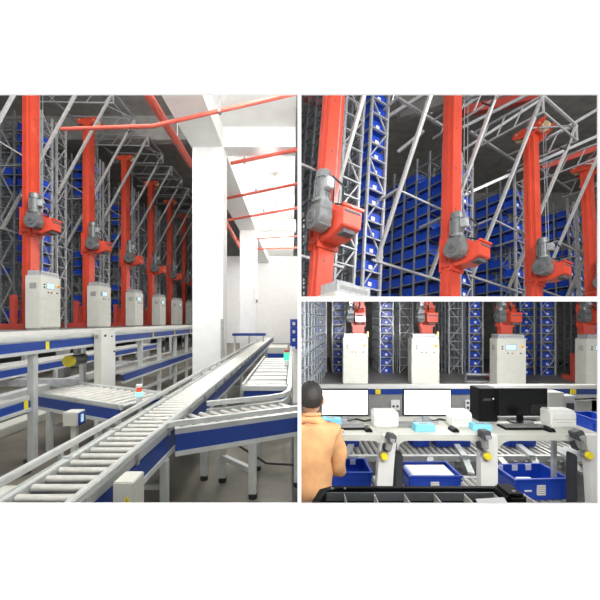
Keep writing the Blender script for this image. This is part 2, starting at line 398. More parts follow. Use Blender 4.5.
def fill_totes(M0, xw, bays, bay, z0, levels, lev, prob, label, group, key, cols=None, lims=None):
    for k in range(bays):
        for q in range(levels):
            if lims and not (lims[0] <= q < lims[1]): continue
            if random.random() > prob(k, q): continue
            yc = (k + .5) * bay + .02
            yc_ = T(xw / 2, yc, z0 + q * lev + .002)
            o = place_tote((key + '_end', .50, .38, .27), M0 @ yc_, label, group) if k == 0 else place_tote((key + '_side', .45, .50, .30), M0 @ yc_ @ RZ(-90), label, group)
            TM.setdefault((label, k), []).append((q, o.name))

# ================================================================== ROOM 1 : conveyor hall
DK = -.31                                    # walkway deck level
B1 = T(-9.6, 12.14, DK) @ RZ(90)             # local x -> away from camera, local y -> into the aisles
STEP = 3.45
for n in range(7):
    m = B1 @ T(STEP * n, 0, 0)
    make_crane(m, f'orange-red stacker crane mast with grey hoist motor, {ORD[n]} from left, left photo', 'stacker cranes in the conveyor hall', gear=3.98, top=9.6, mw=.46, md=.30, gs=.95)
    if n < 6:
        make_cabinet(B1 @ T(STEP * n - .22, -.62, 0), f'grey-white control cabinet on the walkway, {ORD[n]} from left, left photo', 'control cabinets in the conveyor hall', w_=1.0, d_=.52, h_=1.90)
    if n: make_cantilever(m, f'steel bracing frame beside the {ORD[n]} red mast, left photo', 'bracing frames in the conveyor hall')
make_cantilever(B1, 'steel bracing frame beside the nearest red mast at the far left edge', 'bracing frames in the conveyor hall')
HALL = MB()
for n in range(-1, 6):
    for j, x in enumerate((1.0, 1.83)):
        mm = B1 @ T(STEP * n + x, .35, 0)
        where = 'before the first' if n < 0 else f'after the {ORD[n]}'
        make_rack(mm, f'steel rack {where} red mast, left photo, {"near" if j == 0 else "far"} one of pair', 'storage racks in the conveyor hall', bays=(7 if n < 1 else 4), bay=.55, levels=19, lev=.44, both=True)
        if n < 3 and j == 0:
            tb = tote_mb(.40, .50, .29)
            for k in range(5 if n < 1 else 3):
                for q in range(19):
                    if random.random() > (.12 if n < 0 or k >= 2 else .55): continue
                    mt = mm @ T(.31, (k + .5) * .55 + .02, q * .44 + .002) @ RZ(-90); HALL.add([mt @ v for v in tb.v], tb.f)
tag(HALL.build('storage_totes', 'blue'), 'many dark blue totes stored in the racks behind the masts of the left photo', 'totes', kind='stuff')
# walkway deck
t = thing('walkway_deck', 'long pale walkway deck carrying the control cabinets, left photo', 'walkway deck', Matrix())
MB().box(-14, -7.6, 5, 33, DK - .10, DK - .001).build('deck_plate', 'midgrey', t)
MB().box(-7.6, -7.54, 5, 33, DK - .16, DK + .02).build('edge_beam', 'white', t)
for k in range(8): MB().box(-7.75, -7.65, 6 + k * 3.45, 6.1 + k * 3.45, ZF1, DK - .1).build('leg', 'steel', t)

# ---------------- conveyors
def straight_conveyor(label, a, b, width, z, cat='roller conveyor', group=None, pitch=.125, rr=.025, side='bluep', skirt=.13, guard=(1, 1), legs=None, floor=ZF1, wside=.05, legdrop=None, rollers=True, tags_=(), sides=(1, 1)):
    """a,b: ends of the left-hand roller edge line (plan); the bed spreads to the right-hand side of a->b; z: roller top"""
    a = Vector((*a, 0)); b = Vector((*b, 0)); L = (b - a).length; d = (b - a).normalized(); ang = math.atan2(d.y, d.x)
    t = thing('roller_conveyor', label, cat, Matrix.Translation((a.x, a.y, 0)) @ Matrix.Rotation(ang, 4, 'Z'), group)
    # local: x along, bed from y=0 to y=-width
    nr = int(L / pitch); lim = 100
    allr = [(k + .5) * pitch for k in range(nr)]
    if rollers:
        for x in allr[:lim]:
            MB().cyl((x, -.004, z - rr), (x, -width + .004, z - rr), rr, 10).build('roller', 'roller', t, smooth=True)
        if len(allr) > lim:
            m = MB()
            for x in allr[lim:]: m.cyl((x, -.004, z - rr), (x, -width + .004, z - rr), rr, 8)
            m.build('roller', 'roller', t, kind='stuff')
    MB().box(0, L, -width, 0, z - .16, z - .15).build('gap_shade_plate', 'dark', t, label='added dark plate as shade under the rollers')  # added dark plate puts shade into the gaps between the rollers
    for s, y0, on in ((1, 0, sides[0]), (-1, -width, sides[1])):
        if not on: continue
        m = MB(); yy = sorted((y0, y0 + s * wside)); m.box(0, L, yy[0], yy[1], z - .05, z + .012); m.box(0, L, *sorted((y0 + s * wside, y0 + s * (wside + .012))), z - .03, z + .02)
        m.build('side_rail', 'alu', t, bevel=.004)
        yo = y0 + s * wside
        MB().box(0, L, *sorted((yo, yo + s * .02)), z - .05 - skirt, z - .045).build('side_panel', side, t, label='dark blue side panel')
        MB().box(0, L, *sorted((yo - s * .02, yo + s * .035)), z - .09 - skirt, z - .05 - skirt).build('lower_rail', 'alu', t)
    for s, y0, g in ((1, 0, guard[0]), (-1, -width, guard[1])):
        if not g: continue
        m = MB(); yc = y0 + s * (wside + (.045 if s > 0 else .018))
        m.box(0, L, yc - .022, yc + .022, z + .05, z + .095)
        gr = m.build('guard_rail', 'alu', t, bevel=.006)
        x = .25
        while x < min(L, 13):
            MB().box(x - .015, x + .015, yc - .012, yc + .012, z - .04, z + .055).box(x - .02, x + .02, *sorted((y0 + s * (wside - .03), yc)), z + .0, z + .018).build('bracket', 'steel', gr); x += .62
    m = None
    for x in (legs or []):
        for y in (.02 + wside, -width - wside - .02):
            g = MB().box(x - .035, x + .035, y - .03, y + .03, floor + .03, z - .09 - skirt)
            lg = g.build('leg', 'alu', t)
            MB().cyl((x, y, floor), (x, y, floor + .03), .05, 10).build('foot', 'rubber', lg)
        MB().bar((x, .02, floor + .35), (x, -width - .02, floor + .35), .045).build('cross_brace', 'alu', t)
    return t
HZ = -1.0
straight_conveyor('long main roller conveyor running from the lower left corner toward the white back wall', (-1.59, .9), (-1.59, 20), .41, HZ, legs=[.6, 2.0, 4.6, 6.4, 8.6, 11, 14], guard=(1, 1), pitch=.118, wside=.04)
# main conveyor drawn with its side skirt stopping at the branch
LX = -3.62
straight_conveyor('upper tier roller conveyor with blue side band in front of the control cabinets', (LX, 2.9), (LX, 12.8), .34, -.22, guard=(0, 0), skirt=.10, pitch=.11, legs=None, side='bluep')
straight_conveyor('lower tier roller conveyor with blue side band under the upper tier conveyor', (LX, 6.3), (LX, 12.8), .34, -.98, guard=(0, 0), skirt=.12, pitch=.11, legs=None)
straight_conveyor('short lower tier roller conveyor at the left edge under the upper tier', (LX, 3.3), (LX, 4.05), .34, -.93, guard=(0, 0), skirt=.08, pitch=.11)
t = thing('conveyor_support', 'row of grey steel posts carrying the two tier conveyor', 'conveyor support', Matrix())
for yy in (4.15, 7.1, 8.1, 9.2, 10.2, 11.6, 12.7):
    MB().box(-3.30, -3.22, yy - .04, yy + .04, ZF1, -.40).build('post', 'alu', t, bevel=.005)
for yy in (3.6, 5.9, 8.1, 10.2, 12.7):
    MB().box(-3.78, -3.70, yy - .04, yy + .04, ZF1, -.40).build('post', 'alu', t, bevel=.005)
MB().box(-3.30, -3.24, 4.7, 12.7, -1.52, -1.46).build('tie_bar', 'alu', t)
for k, yy in enumerate((4.3, 5.4, 7.6, 9.0, 10.4, 11.6)):
    tag(MB().box(-3.213, -3.205, yy, yy + .06, -.385, -.27).build('marker_tag', 'yellow'), f'yellow marker tag on the upper blue conveyor band, {ORD[k]} from the left', 'tag', 'yellow tags on the upper blue band')
tag(MB().box(-3.213, -3.205, 3.95, 4.01, -1.09, -.96).build('marker_tag', 'yellow'), 'yellow marker tag at the end of the lower blue stub, far left', 'tag')
# electrical cabinet
t = thing('electrical_cabinet', 'white electrical cabinet standing between the blue conveyor bands left of the pillar', 'electrical cabinet', T(-3.13, 5.30, 0))
MB().box(-.055, .055, 0, .44, ZF1 + .03, -.14).build('body', 'cab', t, bevel=.008)
MB().box(-.045, .045, .02, .42, ZF1, ZF1 + .04).build('plinth', 'midgrey', t)
dd = MB().box(.055, .067, .015, .425, ZF1 + .1, -.16).build('door', 'white', t, bevel=.004)
MB().cyl((.067, .37, -.52), (.085, .37, -.52), .014, 8).build('handle', 'ink', dd)
MB().cyl((.067, .10, -.24), (.085, .10, -.24), .020, 10).build('knob', 'ink', dd)
MB().cyl((.067, .30, -.26), (.080, .30, -.26), .014, 10).build('knob', 'ink', dd)
MB().box(-.035, .02, -.01, 0, -.28, -.22).build('nameplate', 'midgrey', t)
# cross conveyor from the two tier line to the main line
straight_conveyor('short cross conveyor with dark blue side joining the main line from the left', (-3.45, 5.37), (-1.76, 4.59), .66, -1.02, guard=(0, 0), skirt=.12, pitch=.155, rr=.032, legs=[.5, 1.5])
# mezzanine under-structure
t = thing('low_platform', 'low dark steel platform frame on the floor under the two tier conveyor', 'platform', Matrix())
for yy, xx in ((7.0, -6.8), (9.5, -6.8), (12, -6.8), (15, -6.8)):
    MB().box(xx, xx + .25, yy, yy + .25, ZF1, DK - .16).build('column', 'midgrey', t)
MB().box(-7, -4.3, 6.8, 6.95, -1.35, -1.2).build('beam', 'steel', t)
MB().box(-7, -4.3, 9.8, 9.95, -1.35, -1.2).build('beam', 'steel', t)
MB().box(-5.2, -5.0, 3.2, 14, -1.45, -1.3).build('beam', 'alu', t)
t = straight_conveyor('pale conveyor far back under the walkway deck', (-6.3, 4.0), (-6.3, 14), .5, -.95, guard=(0, 0), pitch=.2, legs=[1, 4, 7])
MB().box(-4.9, -4.6, 4.0, 8, ZF1 + .01, ZF1 + .13)
tag(MB().box(-4.75, -4.45, 3.3, 6.2, ZF1, ZF1 + .14).build('cable_duct', 'cab', bevel=.01), 'long beige floor duct running under the conveyors at lower left', 'cable duct')
tag(MB().box(-2.95, -2.35, 3.05, 3.38, ZF1, ZF1 + .12).build('floor_duct', 'cab', bevel=.01), 'short beige floor duct beside the main conveyor at lower left', 'cable duct')
o = MB().tube([(-3.9, 3.2, ZF1 + .02), (-3.6, 3.5, ZF1 + .02), (-3.3, 3.5, ZF1 + .02), (-3.1, 3.9, ZF1 + .02), (-3.4, 4.2, ZF1 + .02)], .02, 6).build('floor_cable', 'rubber')
tag(o, 'black cable lying loose on the floor beside the left conveyor post', 'cable')
for k, (x, y) in enumerate(((-3.95, 9.0), (-3.9, 5.3), (-3.9, 10.8))):
    t = thing('drive_motor', f'grey drive motor hung under the upper conveyor, {["behind the third post", "nearest the left edge", "farthest back"][k]}', 'motor', T(x + .45, y, -.62), 'drive motors under the upper conveyor')
    MB().cyl((0, -.16, 0), (0, .16, 0), .085, 14).build('housing', 'grey', t, smooth=True)
    MB().cyl((0, -.22, 0), (0, -.16, 0), .09, 14).build('end_cap', 'yellow' if k == 1 else 'dark', t, smooth=True)
    MB().box(-.03, .03, -.05, .05, .08, .22).build('hanger', 'steel', t)
# small sensor box on stand by the main line
t = thing('sensor_stand', 'small beige box with blue face standing beside the main conveyor at left', 'sensor box', T(-2.03, 3.05, 0))
MB().box(-.08, .06, -.02, .10, -.97, -.84).build('box', 'cab', t, bevel=.006)
f = MB().box(.06, .066, -.01, .09, -.965, -.85).build('face_panel', 'bluep', t)
MB().box(.066, .070, .02, .055, -.94, -.87).build('indicator', 'lcd', f)
MB().box(-.03, .02, .02, .06, ZF1, -.97).build('stand', 'cab', t)
# signal beacon on the cross conveyor
t = thing('signal_tower', 'small red and cyan signal tower on the corner of the cross conveyor', 'signal light', T(-1.90, 4.10, 0))
MB().cyl((0, 0, -1.06), (0, 0, -.93), .032, 12).build('base', 'paper', t)
MB().cyl((0, 0, -.93), (0, 0, -.88), .042, 12).build('cyan_lens', 'glowc', t)
MB().cyl((0, 0, -.88), (0, 0, -.82), .035, 12).build('red_lens', 'glowr', t)
MB().cyl((0, 0, -.82), (0, 0, -.79), .037, 12).build('cap', 'paper', t)
# junction box with the yellow warning triangle
t = thing('junction_box', 'grey junction box with yellow warning triangle beside the main conveyor', 'junction box', T(-1.03, 1.98, 0))
MB().box(-.02, .10, -.05, .10, -1.22, -.945).build('body', 'cab', t, bevel=.006)
MB().prism([(.045, -.054, -1.065), (.085, -.054, -1.065), (.065, -.054, -1.022)], (0, .004, 0)).build('warning_triangle', 'yellow', t)
MB().prism([(.063, -.056, -1.058), (.067, -.056, -1.058), (.065, -.056, -1.038)], (0, .003, 0)).build('bolt_symbol', 'ink', t)
MB().box(.042, .088, -.0535, -.05, -1.085, -1.072).build('label_strip', 'yellow', t)
# merging branch: straight piece towards the right with curve up into the distance
t = thing('merging_conveyor', 'branch roller conveyor with deep blue side curving in from the right to merge', 'roller conveyor', Matrix())
A0 = Vector((-1.06, 3.00, 0)); A1 = Vector((.30, 3.66, 0))            # outer rail
dirv = (A1 - A0).normalized(); nrm = Vector((-dirv.y, dirv.x, 0))
MB().strip([A0 + Vector((-.06, -.05, HZ + .07)), A0 + Vector((0, 0, HZ + .07)), A1 + Vector((0, 0, HZ + .07))], .045, .045).build('guard_rail', 'alu', t)
MB().strip([A0 + nrm * .05 + Vector((0, 0, HZ - .02)), A1 + nrm * .05 + Vector((0, 0, HZ - .02))], .05, .06).build('side_rail', 'alu', t)
MB().strip([A0 + nrm * .02 + Vector((0, 0, HZ - .115)), A1 + nrm * .02 + Vector((0, 0, HZ - .115))], .02, .15).build('side_panel', 'bluep', t, label='deep blue side panel')
MB().strip([A0 + nrm * .02 + Vector((0, 0, HZ - .21)), A1 + nrm * .02 + Vector((0, 0, HZ - .21))], .06, .04).build('lower_rail', 'alu', t)
inner = [Vector((-.96, 3.72, 0)), Vector((-.30, 4.02, 0)), Vector((-.12, 4.14, 0)), Vector((-.05, 4.32, 0)), Vector((-.03, 4.6, 0)), Vector((-.03, 5.6, 0)), Vector((-.03, 12, 0))]
MB().strip([p + Vector((0, 0, HZ + .07)) for p in inner], .05, .05).build('guard_rail', 'alu', t)
MB().strip([p + Vector((0, 0, HZ - .03)) for p in inner], .04, .07).build('side_rail', 'alu', t)
MB().strip([p + Vector((0, .02, HZ - .12)) for p in inner], .02, .12).build('side_panel', 'bluep', t)
for k in range(13):
    s = k / 12; a = A0.lerp(A1, .04 + .9 * s) + nrm * .09; b = a + nrm * (.66 - .15 * s) + dirv * (-.12)
    b.y = min(b.y, 3.66 + .46 * (b.x + .96) if b.x < -.2 else 4.05)
    MB().cyl((a.x, a.y, HZ - .027), (b.x, b.y, HZ - .027), .026, 10).build('roller', 'roller', t, smooth=True)
for k in range(60):
    y = 4.15 + k * .13
    MB().cyl((0.01, y, HZ - .027), (.6, y, HZ - .027), .026, 8).build('roller', 'roller', t, smooth=True)
for k, (x, y, bt) in enumerate(((-.40, 3.36, 1), (.06, 3.60, 1), (-.78, 3.70, 1), (-.42, 4.0, 1), (-1.0, 3.75, 1))):
    lg = MB().box(x - .04, x + .04, y - .03, y + .03, ZF1 + .05, HZ - .22).build('leg', 'alu', t)
    MB().cyl((x, y, ZF1), (x, y, ZF1 + .05), .045, 10).build('foot', 'rubber', lg)
MB().bar((-.78, 3.70, ZF1 + .28), (-.40, 3.36, ZF1 + .28), .05).build('cross_brace', 'alu', t)
o = MB().tube([(-.75, 3.9, -1.25), (-.62, 3.9, -1.48), (-.3, 3.85, -1.66), (.0, 3.9, -1.70), (.08, 3.9, -1.7)], .012, 6).build('hanging_cable', 'rubber')
tag(o, 'thin black cable sagging below the blue branch conveyor', 'cable')
# transfer unit with bars between the lines
t = thing('transfer_conveyor', 'transfer conveyor of wide pale cross bars right of the main line', 'transfer conveyor', Matrix())
for k in range(9):
    y = 5.2 + k * .42
    MB().box(-.72, -.10, y, y + .22, HZ - .03, HZ + .02).build('cross_bar', 'white', t, bevel=.01)
    MB().box(-.60, -.22, y + .26, y + .34, HZ - .06, HZ - .02).build('belt', 'midgrey', t)
MB().box(-.74, -.08, 5.08, 5.12, HZ - .20, HZ - .07).build('end_panel', 'bluep', t)
MB().box(-.76, -.06, 5.06, 5.2, HZ - .07, HZ - .0).build('end_rail', 'alu', t)
MB().box(-.78, -.74, 5.08, 9.1, HZ - .1, HZ + .03).build('side_rail', 'alu', t)
MB().box(-.08, -.06, 5.08, 9.1, HZ - .1, HZ + .03).build('side_rail', 'alu', t)
for x in (-.7, -.14):
    for y in (5.2, 8.8): MB().box(x - .03, x + .03, y - .03, y + .03, ZF1, HZ - .1).build('leg', 'alu', t)
t = thing('green_beacon', 'small bright green signal light on the far conveyor at right', 'signal light', T(-.12, 7.3, 0))
MB().cyl((0, 0, HZ + .02), (0, 0, HZ + .14), .05, 12).build('base', 'paper', t)
MB().cyl((0, 0, HZ + .14), (0, 0, HZ + .30), .06, 12).build('lens', 'glowg', t)
MB().cyl((0, 0, HZ + .30), (0, 0, HZ + .36), .05, 12).build('cap', 'dred', t)
t = thing('far_machine', 'far dark blue sided conveyor head beyond the transfer bars', 'conveyor', Matrix())
MB().box(-.75, -.15, 10.2, 11.5, -1.0, -.82).build('bed', 'cab', t); MB().box(-.75, -.15, 10.15, 10.2, -1.15, -1.0).build('side_panel', 'bluep', t)
for x in (-.7, -.2): MB().box(x - .04, x + .04, 10.2, 10.3, ZF1, -1.0).build('leg', 'alu', t)
for k in range(4):
    place_tote(('big', .29, .40, .31), T(.075, 13.2, -1.20 + k * .32) @ RZ(0), f'blue tote in the small stack by the white back wall, {["bottom", "second", "third", "top"][k]} one', 'stacked blue totes by the back wall')
tag(MB().box(-.08, .22, 12.95, 13.45, ZF1, -1.205).build('tote_trolley', 'alu', bevel=.01), 'low grey stand under the stacked blue totes by the back wall', 'stand')
# pillars and beams
struct('pillar_1', MB().box(-2.72, -1.88, 9.0, 9.55, ZF1, 5.3), 'wall', .015)
struct('pillar_2', MB().box(-2.72, -1.88, 17.2, 17.8, ZF1, 5.3), 'wall', .015)
struct('beam_1', MB().box(-2.75, -1.88, .8, 33, 4.75, 5.3), 'wall')
struct('beam_2', MB().box(-1.88, .1, 9.0, 9.5, 4.75, 5.3), 'wall')
struct('beam_3', MB().box(-1.88, .2, 17.2, 17.7, 4.75, 5.3), 'wall')
struct('beam_4', MB().box(-14, -2.75, 9.0, 9.5, 9.4, 11.2), 'roof')
struct('beam_5', MB().box(-18, -2.75, 18.0, 18.5, 9.9, 11.2), 'roof')
tag(MB().box(-1.87, -1.78, 17.1, 17.18, .95, 1.12).build('wall_sign', 'midgrey'), 'small dark grey sign on the far white pillar', 'sign')
tag(MB().box(-1.86, -1.80, 8.6, 8.68, -1.6, .05).build('pipe_riser', 'steel'), 'thin grey vertical pipe low on the near white pillar', 'pipe')
t = thing('far_table', 'blue edged conveyor table in the white area behind the near pillar', 'table', T(-2.9, 16, 0))
MB().box(0, 1.6, 0, .5, -.72, -.60).build('top', 'bluep', t, bevel=.01)
for x in (.1, .8, 1.5): MB().box(x - .04, x + .04, .1, .2, ZF1, -.72).build('leg', 'alu', t)
# sprinkler pipes
def pipe(pts, r, label, m='pipe', hang=(), ht=5.3):
    t = thing('sprinkler_pipe', label, 'sprinkler pipe', Matrix(), 'red sprinkler pipes under the ceiling')
    MB().tube(pts, r, 12).build('pipe', m, t, smooth=True)
    for x, y, z in hang:
        MB().cyl((x, y, z), (x, y, ht), .012, 6).build('hanger', 'midgrey', t)
        MB().box(x - .03, x + .03, y - r - .012, y + r + .012, z - r - .012, z + r + .012).build('clamp', 'midgrey', t)
pipe([(-3.5, 5.2, 5.55), (-3.55, 11.6, 5.5)], .11, 'thick red sprinkler pipe slanting down to the top of the near white pillar', hang=((-3.52, 7.5, 5.53), (-3.54, 10.2, 5.52)), ht=11.2)
pipe([(-6.0, 8.6, 5.0), (-3.2, 7.62, 4.5), (.13, 6.50, 4.5)], .045, 'long thin red sprinkler pipe crossing in front of the near pillar', hang=((-1.55, 7.06, 4.5),))
pipe([(-1.8, 9.75, 4.66), (.15, 8.9, 4.62)], .05, 'thin red sprinkler pipe across the white ceiling, second row from the front', hang=((-1.4, 9.68, 4.7),))
pipe([(-3.2, 12.9, 4.66), (-1.8, 12.2, 4.66), (.2, 11.2, 4.66)], .05, 'thin red sprinkler pipe across the white ceiling, third row from the front', hang=((-1.3, 11.95, 4.7),))
pipe([(-3.2, 15.2, 4.6), (.25, 13.4, 4.6)], .05, 'thin red sprinkler pipe across the white ceiling, fourth row from the front', hang=((-1.2, 14.1, 4.72),))
pipe([(-3.2, 18.7, 4.6), (.3, 17.9, 4.6)], .05, 'thin red sprinkler pipe across the white ceiling, fifth row from the front')
pipe([(-3.4, 21.5, 4.65), (.35, 20.9, 4.65)], .06, 'thin red sprinkler pipe across the white ceiling, farthest row')
pipe([(-3.2, 14, 4.9), (-3.2, 24, 4.3)], .10, 'thick red pipe running back beside the near white pillar')
for k, (u, v, Y) in enumerate(((272, 0, 3.6), (250, 0, 6.2), (268, 137, 9.2), (276, 173, 11.9), (279, 203, 14.8), (281, 230, 18.6), (283, 236, 22))):  # two nearest lamps are added out of view to brighten ceiling and pillar
    p = P(u, v, Y); p.z = 5.12
    p.x = (u - CX) / F * Y
    t = thing('ceiling_lamp', f'round glowing ceiling lamp on the white ceiling, nearest two added, {ORD[k]} from the front', 'ceiling lamp', T(*p), 'round ceiling lamps')
    MB().cyl((0, 0, 0), (0, 0, .18), .05, 10).build('stem', 'white', t)
    MB().cyl((0, 0, -.02), (0, 0, .05), .20, 24, .12).build('shade', 'white', t)
    MB().cyl((0, 0, -.035), (0, 0, -.02), .18, 24).build('diffuser', 'lamp', t)
    l = bpy.data.lights.new('lamp_light', 'POINT'); l.energy = (60, 60, 60, 90, 140, 300, 360)[k]; l.shadow_soft_size = .18
    lo = bpy.data.objects.new('lamp_light', l); COL.objects.link(lo); lo.parent = t; lo.location = (0, 0, -.30)

CUR[0] = 'RU'
# ================================================================== ROOM 2 : crane gallery, looking up
u_ = Vector((190, 330, 2211)).normalized()                    # mast direction (x, y, z)
d_ = Vector((608, 330, -40)); d_ = (d_ - d_.dot(u_) * u_).normalized(); w_ = u_.cross(d_)
Q0 = Vector((.46, 6.03, 0))
B2 = Matrix(((d_.x, w_.x, u_.x, Q0.x), (d_.y, w_.y, u_.y, Q0.y), (d_.z, w_.z, u_.z, Q0.z), (0, 0, 0, 1)))
gy = [226, 253, 270, 284, 290]; SX = [0, 3.7, 7.55, 11.5, 15.3]
for n in range(5):
    pn = B2 @ Vector((SX[n], 0, 0)); k = (CY - gy[n]) / F; gz = (k * pn.y - pn.z) / (u_.z - k * u_.y)
    m = B2 @ T(SX[n], 0, 0)
    make_crane(m, f'orange-red crane mast with grey hoist motor, {ORD[n]} from left, upper right photo', 'stacker cranes in the gallery', gear=gz, top=max(gz + 4.5, 7.8 if n < 2 else 0), bot=-2.2, mw=.36, md=.30, head=n > 1, gs=.84)
    make_cantilever(m @ T(0, 0, 0), f'steel bracing frame beside the {ORD[n]} red mast, upper right photo', 'bracing frames in the gallery', xs=(-1.45, .5), tip=(-1.0, gz + 4.4), foot=(1.0, gz - .3), back=1.0, th=.075)
for n in range(-1, 4):
    for j, x in enumerate((1.0, 1.83)):
        nb = 7 if n > -1 else 3
        x0 = (SX[n] if n >= 0 else -STEP); lv = {-1: 12, 0: 20, 1: 15, 2: 16, 3: 17}[n]
        mm = B2 @ T(x0 + x, 1.0, -.5)
        where = 'left of the first red mast' if n < 0 else f'between {ORD[n]} and {ORD[n+1]} red masts'
        make_rack(mm, f'steel rack {where}, upper right photo, {"left" if j == 0 else "right"} one of pair', 'storage racks in the gallery', bays=nb, levels=lv, bay=.5)
        if n < 0: continue
        if n == 0: pr = (lambda k, q: 0) if j == 0 else (lambda k, q: .95 if k == 0 else 0)
        elif j == 0: pr = lambda k, q: .85 if k == 0 else .95
        else: pr = lambda k, q: .85 if k == 0 else 0
        fill_totes(mm, .62, 6, .5, 0, lv, .43, pr, f'{"left" if j == 0 else "right"} rack after {ORD[n]} mast, upper right', f'blue totes in the gallery rack {where}, {"left" if j == 0 else "right"} one', 'gal')
make_cabinet(B2 @ T(.02, -.75, -1.62), 'white cabinet top at the foot of the first mast, upper right photo', 'control cabinets in the gallery', w_=.75, d_=.5, h_=1.95)
# roof beams and bars of the gallery
struct('beam_6', MB().prism([P(400, 96, 12), P(500, 60, 9), P(500, 85, 9), P(400, 118, 12)], (0, .3, 0)), 'roof')
def rbar(a, b, w, label, m='steel'):
    o = MB().bar(a, b, w).build('roof_brace', m); tag(o, label, 'roof brace', 'roof braces in the gallery')
rbar(P(296, 175, 11), P(462, 70, 11), .10, 'pale steel brace crossing the dark roof left of the second mast')
rbar(P(385, 92, 13), P(432, 114, 13), .09, 'short pale roof brace left of the second mast')
rbar(P(340, 118, 14), P(432, 113, 14), .05, 'thin horizontal roof bar left of the second mast')
rbar(P(398, 152, 9.5), P(424, 131, 9.2), .08, 'steel bar running down left of the second mast')
rbar(P(464, 107, 12), P(505, 78, 12), .10, 'pale roof brace right of the second mast')
rbar(P(462, 128, 12), P(556, 80, 12), .10, 'long pale roof brace between second and third masts')
rbar(P(463, 150, 11.5), P(545, 97, 11), .08, 'thin long roof brace meeting the third mast top')
rbar(P(545, 140, 11), P(600, 108, 11), .09, 'pale roof brace right of the third mast top')
rbar(P(455, 199, 11), P(602, 134, 11), .09, 'long steel bar behind the third mast')
rbar(P(540, 168, 13), P(602, 146, 13), .22, 'wide dull red roof beam right of the third mast', 'dred')
rbar(P(462, 112, 14), P(540, 96, 14), .35, 'wide dull red roof beam behind the second mast', 'dred')
rbar(P(300, 92, 12.5), P(330, 110, 12.5), .3, 'dull brown roof beam at the upper left corner of the gallery', 'dred')

CUR[0] = 'RD'
# ================================================================== ROOM 3 : packing stations
BK = Vector(((426 - CX) / F * 15.0, 15.0, -2.70)); B3 = T(*BK) @ RZ(-5)
for n in range(4):
    x = STEP * .985 * (n - 1)
    if n == 0: x += .35
    cx0 = x - (.42 if n else .25)
    m = B3 @ T(x, 0, 0)
    make_crane(m, f'orange-red crane mast behind a control cabinet, {ORD[n]} from left, lower right photo', 'stacker cranes in the packing area', gear=3.0, top=4.6, bot=0, mw=.50, md=.34, head=False, gs=.9)
    make_cabinet(B3 @ T(cx0, -1.0, 0), f'grey-white control cabinet with small display, {ORD[n]} from left, lower right photo', 'control cabinets in the packing area', w_=1.12 if n else 1.05, d_=.6, h_=1.98, lampm=(n < 2))
for n in range(-3, 3):
    for j, x in enumerate((1.73, 2.72)):
        if n == -3 and j == 0: continue
        xx = STEP * 1.0 * n + x
        mm = B3 @ T(xx, 2.0, 0)
        side = 'behind the person' if n == -3 else ['left of the first cabinet', 'right of the first cabinet', 'right of the second cabinet', 'right of the third cabinet', 'right of the fourth cabinet'][n + 2]
        make_rack(mm, f'steel rack {side}, lower right photo, {"left" if j == 0 else "right"} one of pair', 'storage racks in the packing area', bays=5, levels=9, bay=.5, lev=.42, wd_=.72)
        full = not (n == -1 and j == 1) and not (n == 0 and j == 0) and n > -3
        if full:
            fill_totes(mm, .72, 5, .5, 0, 9, .42, lambda k, q: 1 if k == 0 else 0, f'{"left" if j == 0 else "right"} rack {side}, lower right', f'blue totes in the packing area rack {side}, {"left" if j == 0 else "right"} column', 'pack')
# long rack wall at far left, seen along its face
t = make_rack(T(-.36, 9.2, -2.70) @ RZ(-11), 'dark storage rack wall receding behind the person', 'storage racks in the packing area', bays=9, levels=9, bay=.8, lev=.42, m1='dsteel')
# deck in front of the cabinets
t = thing('walkway_deck', 'pale walkway deck carrying the row of control cabinets lower right photo', 'walkway deck', B3)
MB().box(-6.0, 9.5, -1.6, 9.2, -.12, -.002).build('deck_plate', 'midgrey', t)
MB().box(-6.0, 9.5, -1.68, -1.6, -.26, .03).build('edge_beam', 'white', t)
for k in range(6): MB().box(-5 + k * 2.8, -4.88 + k * 2.8, -1.5, -1.38, -.55, -.12).build('leg', 'steel', t)
t = thing('end_stop_frame', 'low dark steel frame on the deck between the second and third cabinets', 'steel frame', B3 @ T(2.15, -.4, 0))
for x in (-.75, .75): MB().bar((x, -.3, 0), (x * .6, .2, .35), .06).build('brace', 'dsteel', t)
MB().box(-.5, .5, .15, .25, .3, .38).build('beam', 'steel', t); MB().box(-.6, .6, .1, .3, 0, .06).build('beam', 'steel', t)
# lateral conveyor behind the desks
Y0 = 5.2
t = thing('sorting_conveyor', 'long white beam conveyor with blue strip running behind the monitors', 'conveyor', Matrix())
zz = lambda v: (CY - v) / F * Y0
MB().box(.2, 5.6, Y0, Y0 + .10, zz(389), zz(385)).build('top_beam', 'white', t, bevel=.006)
MB().box(.2, 5.6, Y0 + .01, Y0 + .04, zz(394.5), zz(389)).build('side_panel', 'bluep', t, label='blue strip')
MB().box(.2, 4.0, Y0 + .02, Y0 + .05, zz(425), zz(394.5)).build('lower_panel', 'midgrey', t, label='grey lower panel')
MB().box(4.0, 5.6, Y0 + .02, Y0 + .05, zz(399), zz(394.5)).build('rail', 'alu', t)
MB().box(4.55, 5.6, Y0 + .10, Y0 + .14, zz(413), zz(402)).build('lower_panel', 'cab', t)
for u in (366, 388, 478, 600): 
    x = (u - CX) / F * Y0; MB().box(x - .04, x + .04, Y0 + .1, Y0 + .2, ZF3, zz(389)).build('leg', 'alu', t)
for k, u in enumerate((378, 476, 573)):
    x = (u - CX) / F * Y0; tag(MB().box(x - .04, x + .04, Y0 - .012, Y0 + .008, zz(394), zz(389.4)).build('marker_tag', 'yellow'), f'yellow marker tag on the blue strip behind the desks, {ORD[k]} from the left', 'tag', 'yellow tags behind the desks')
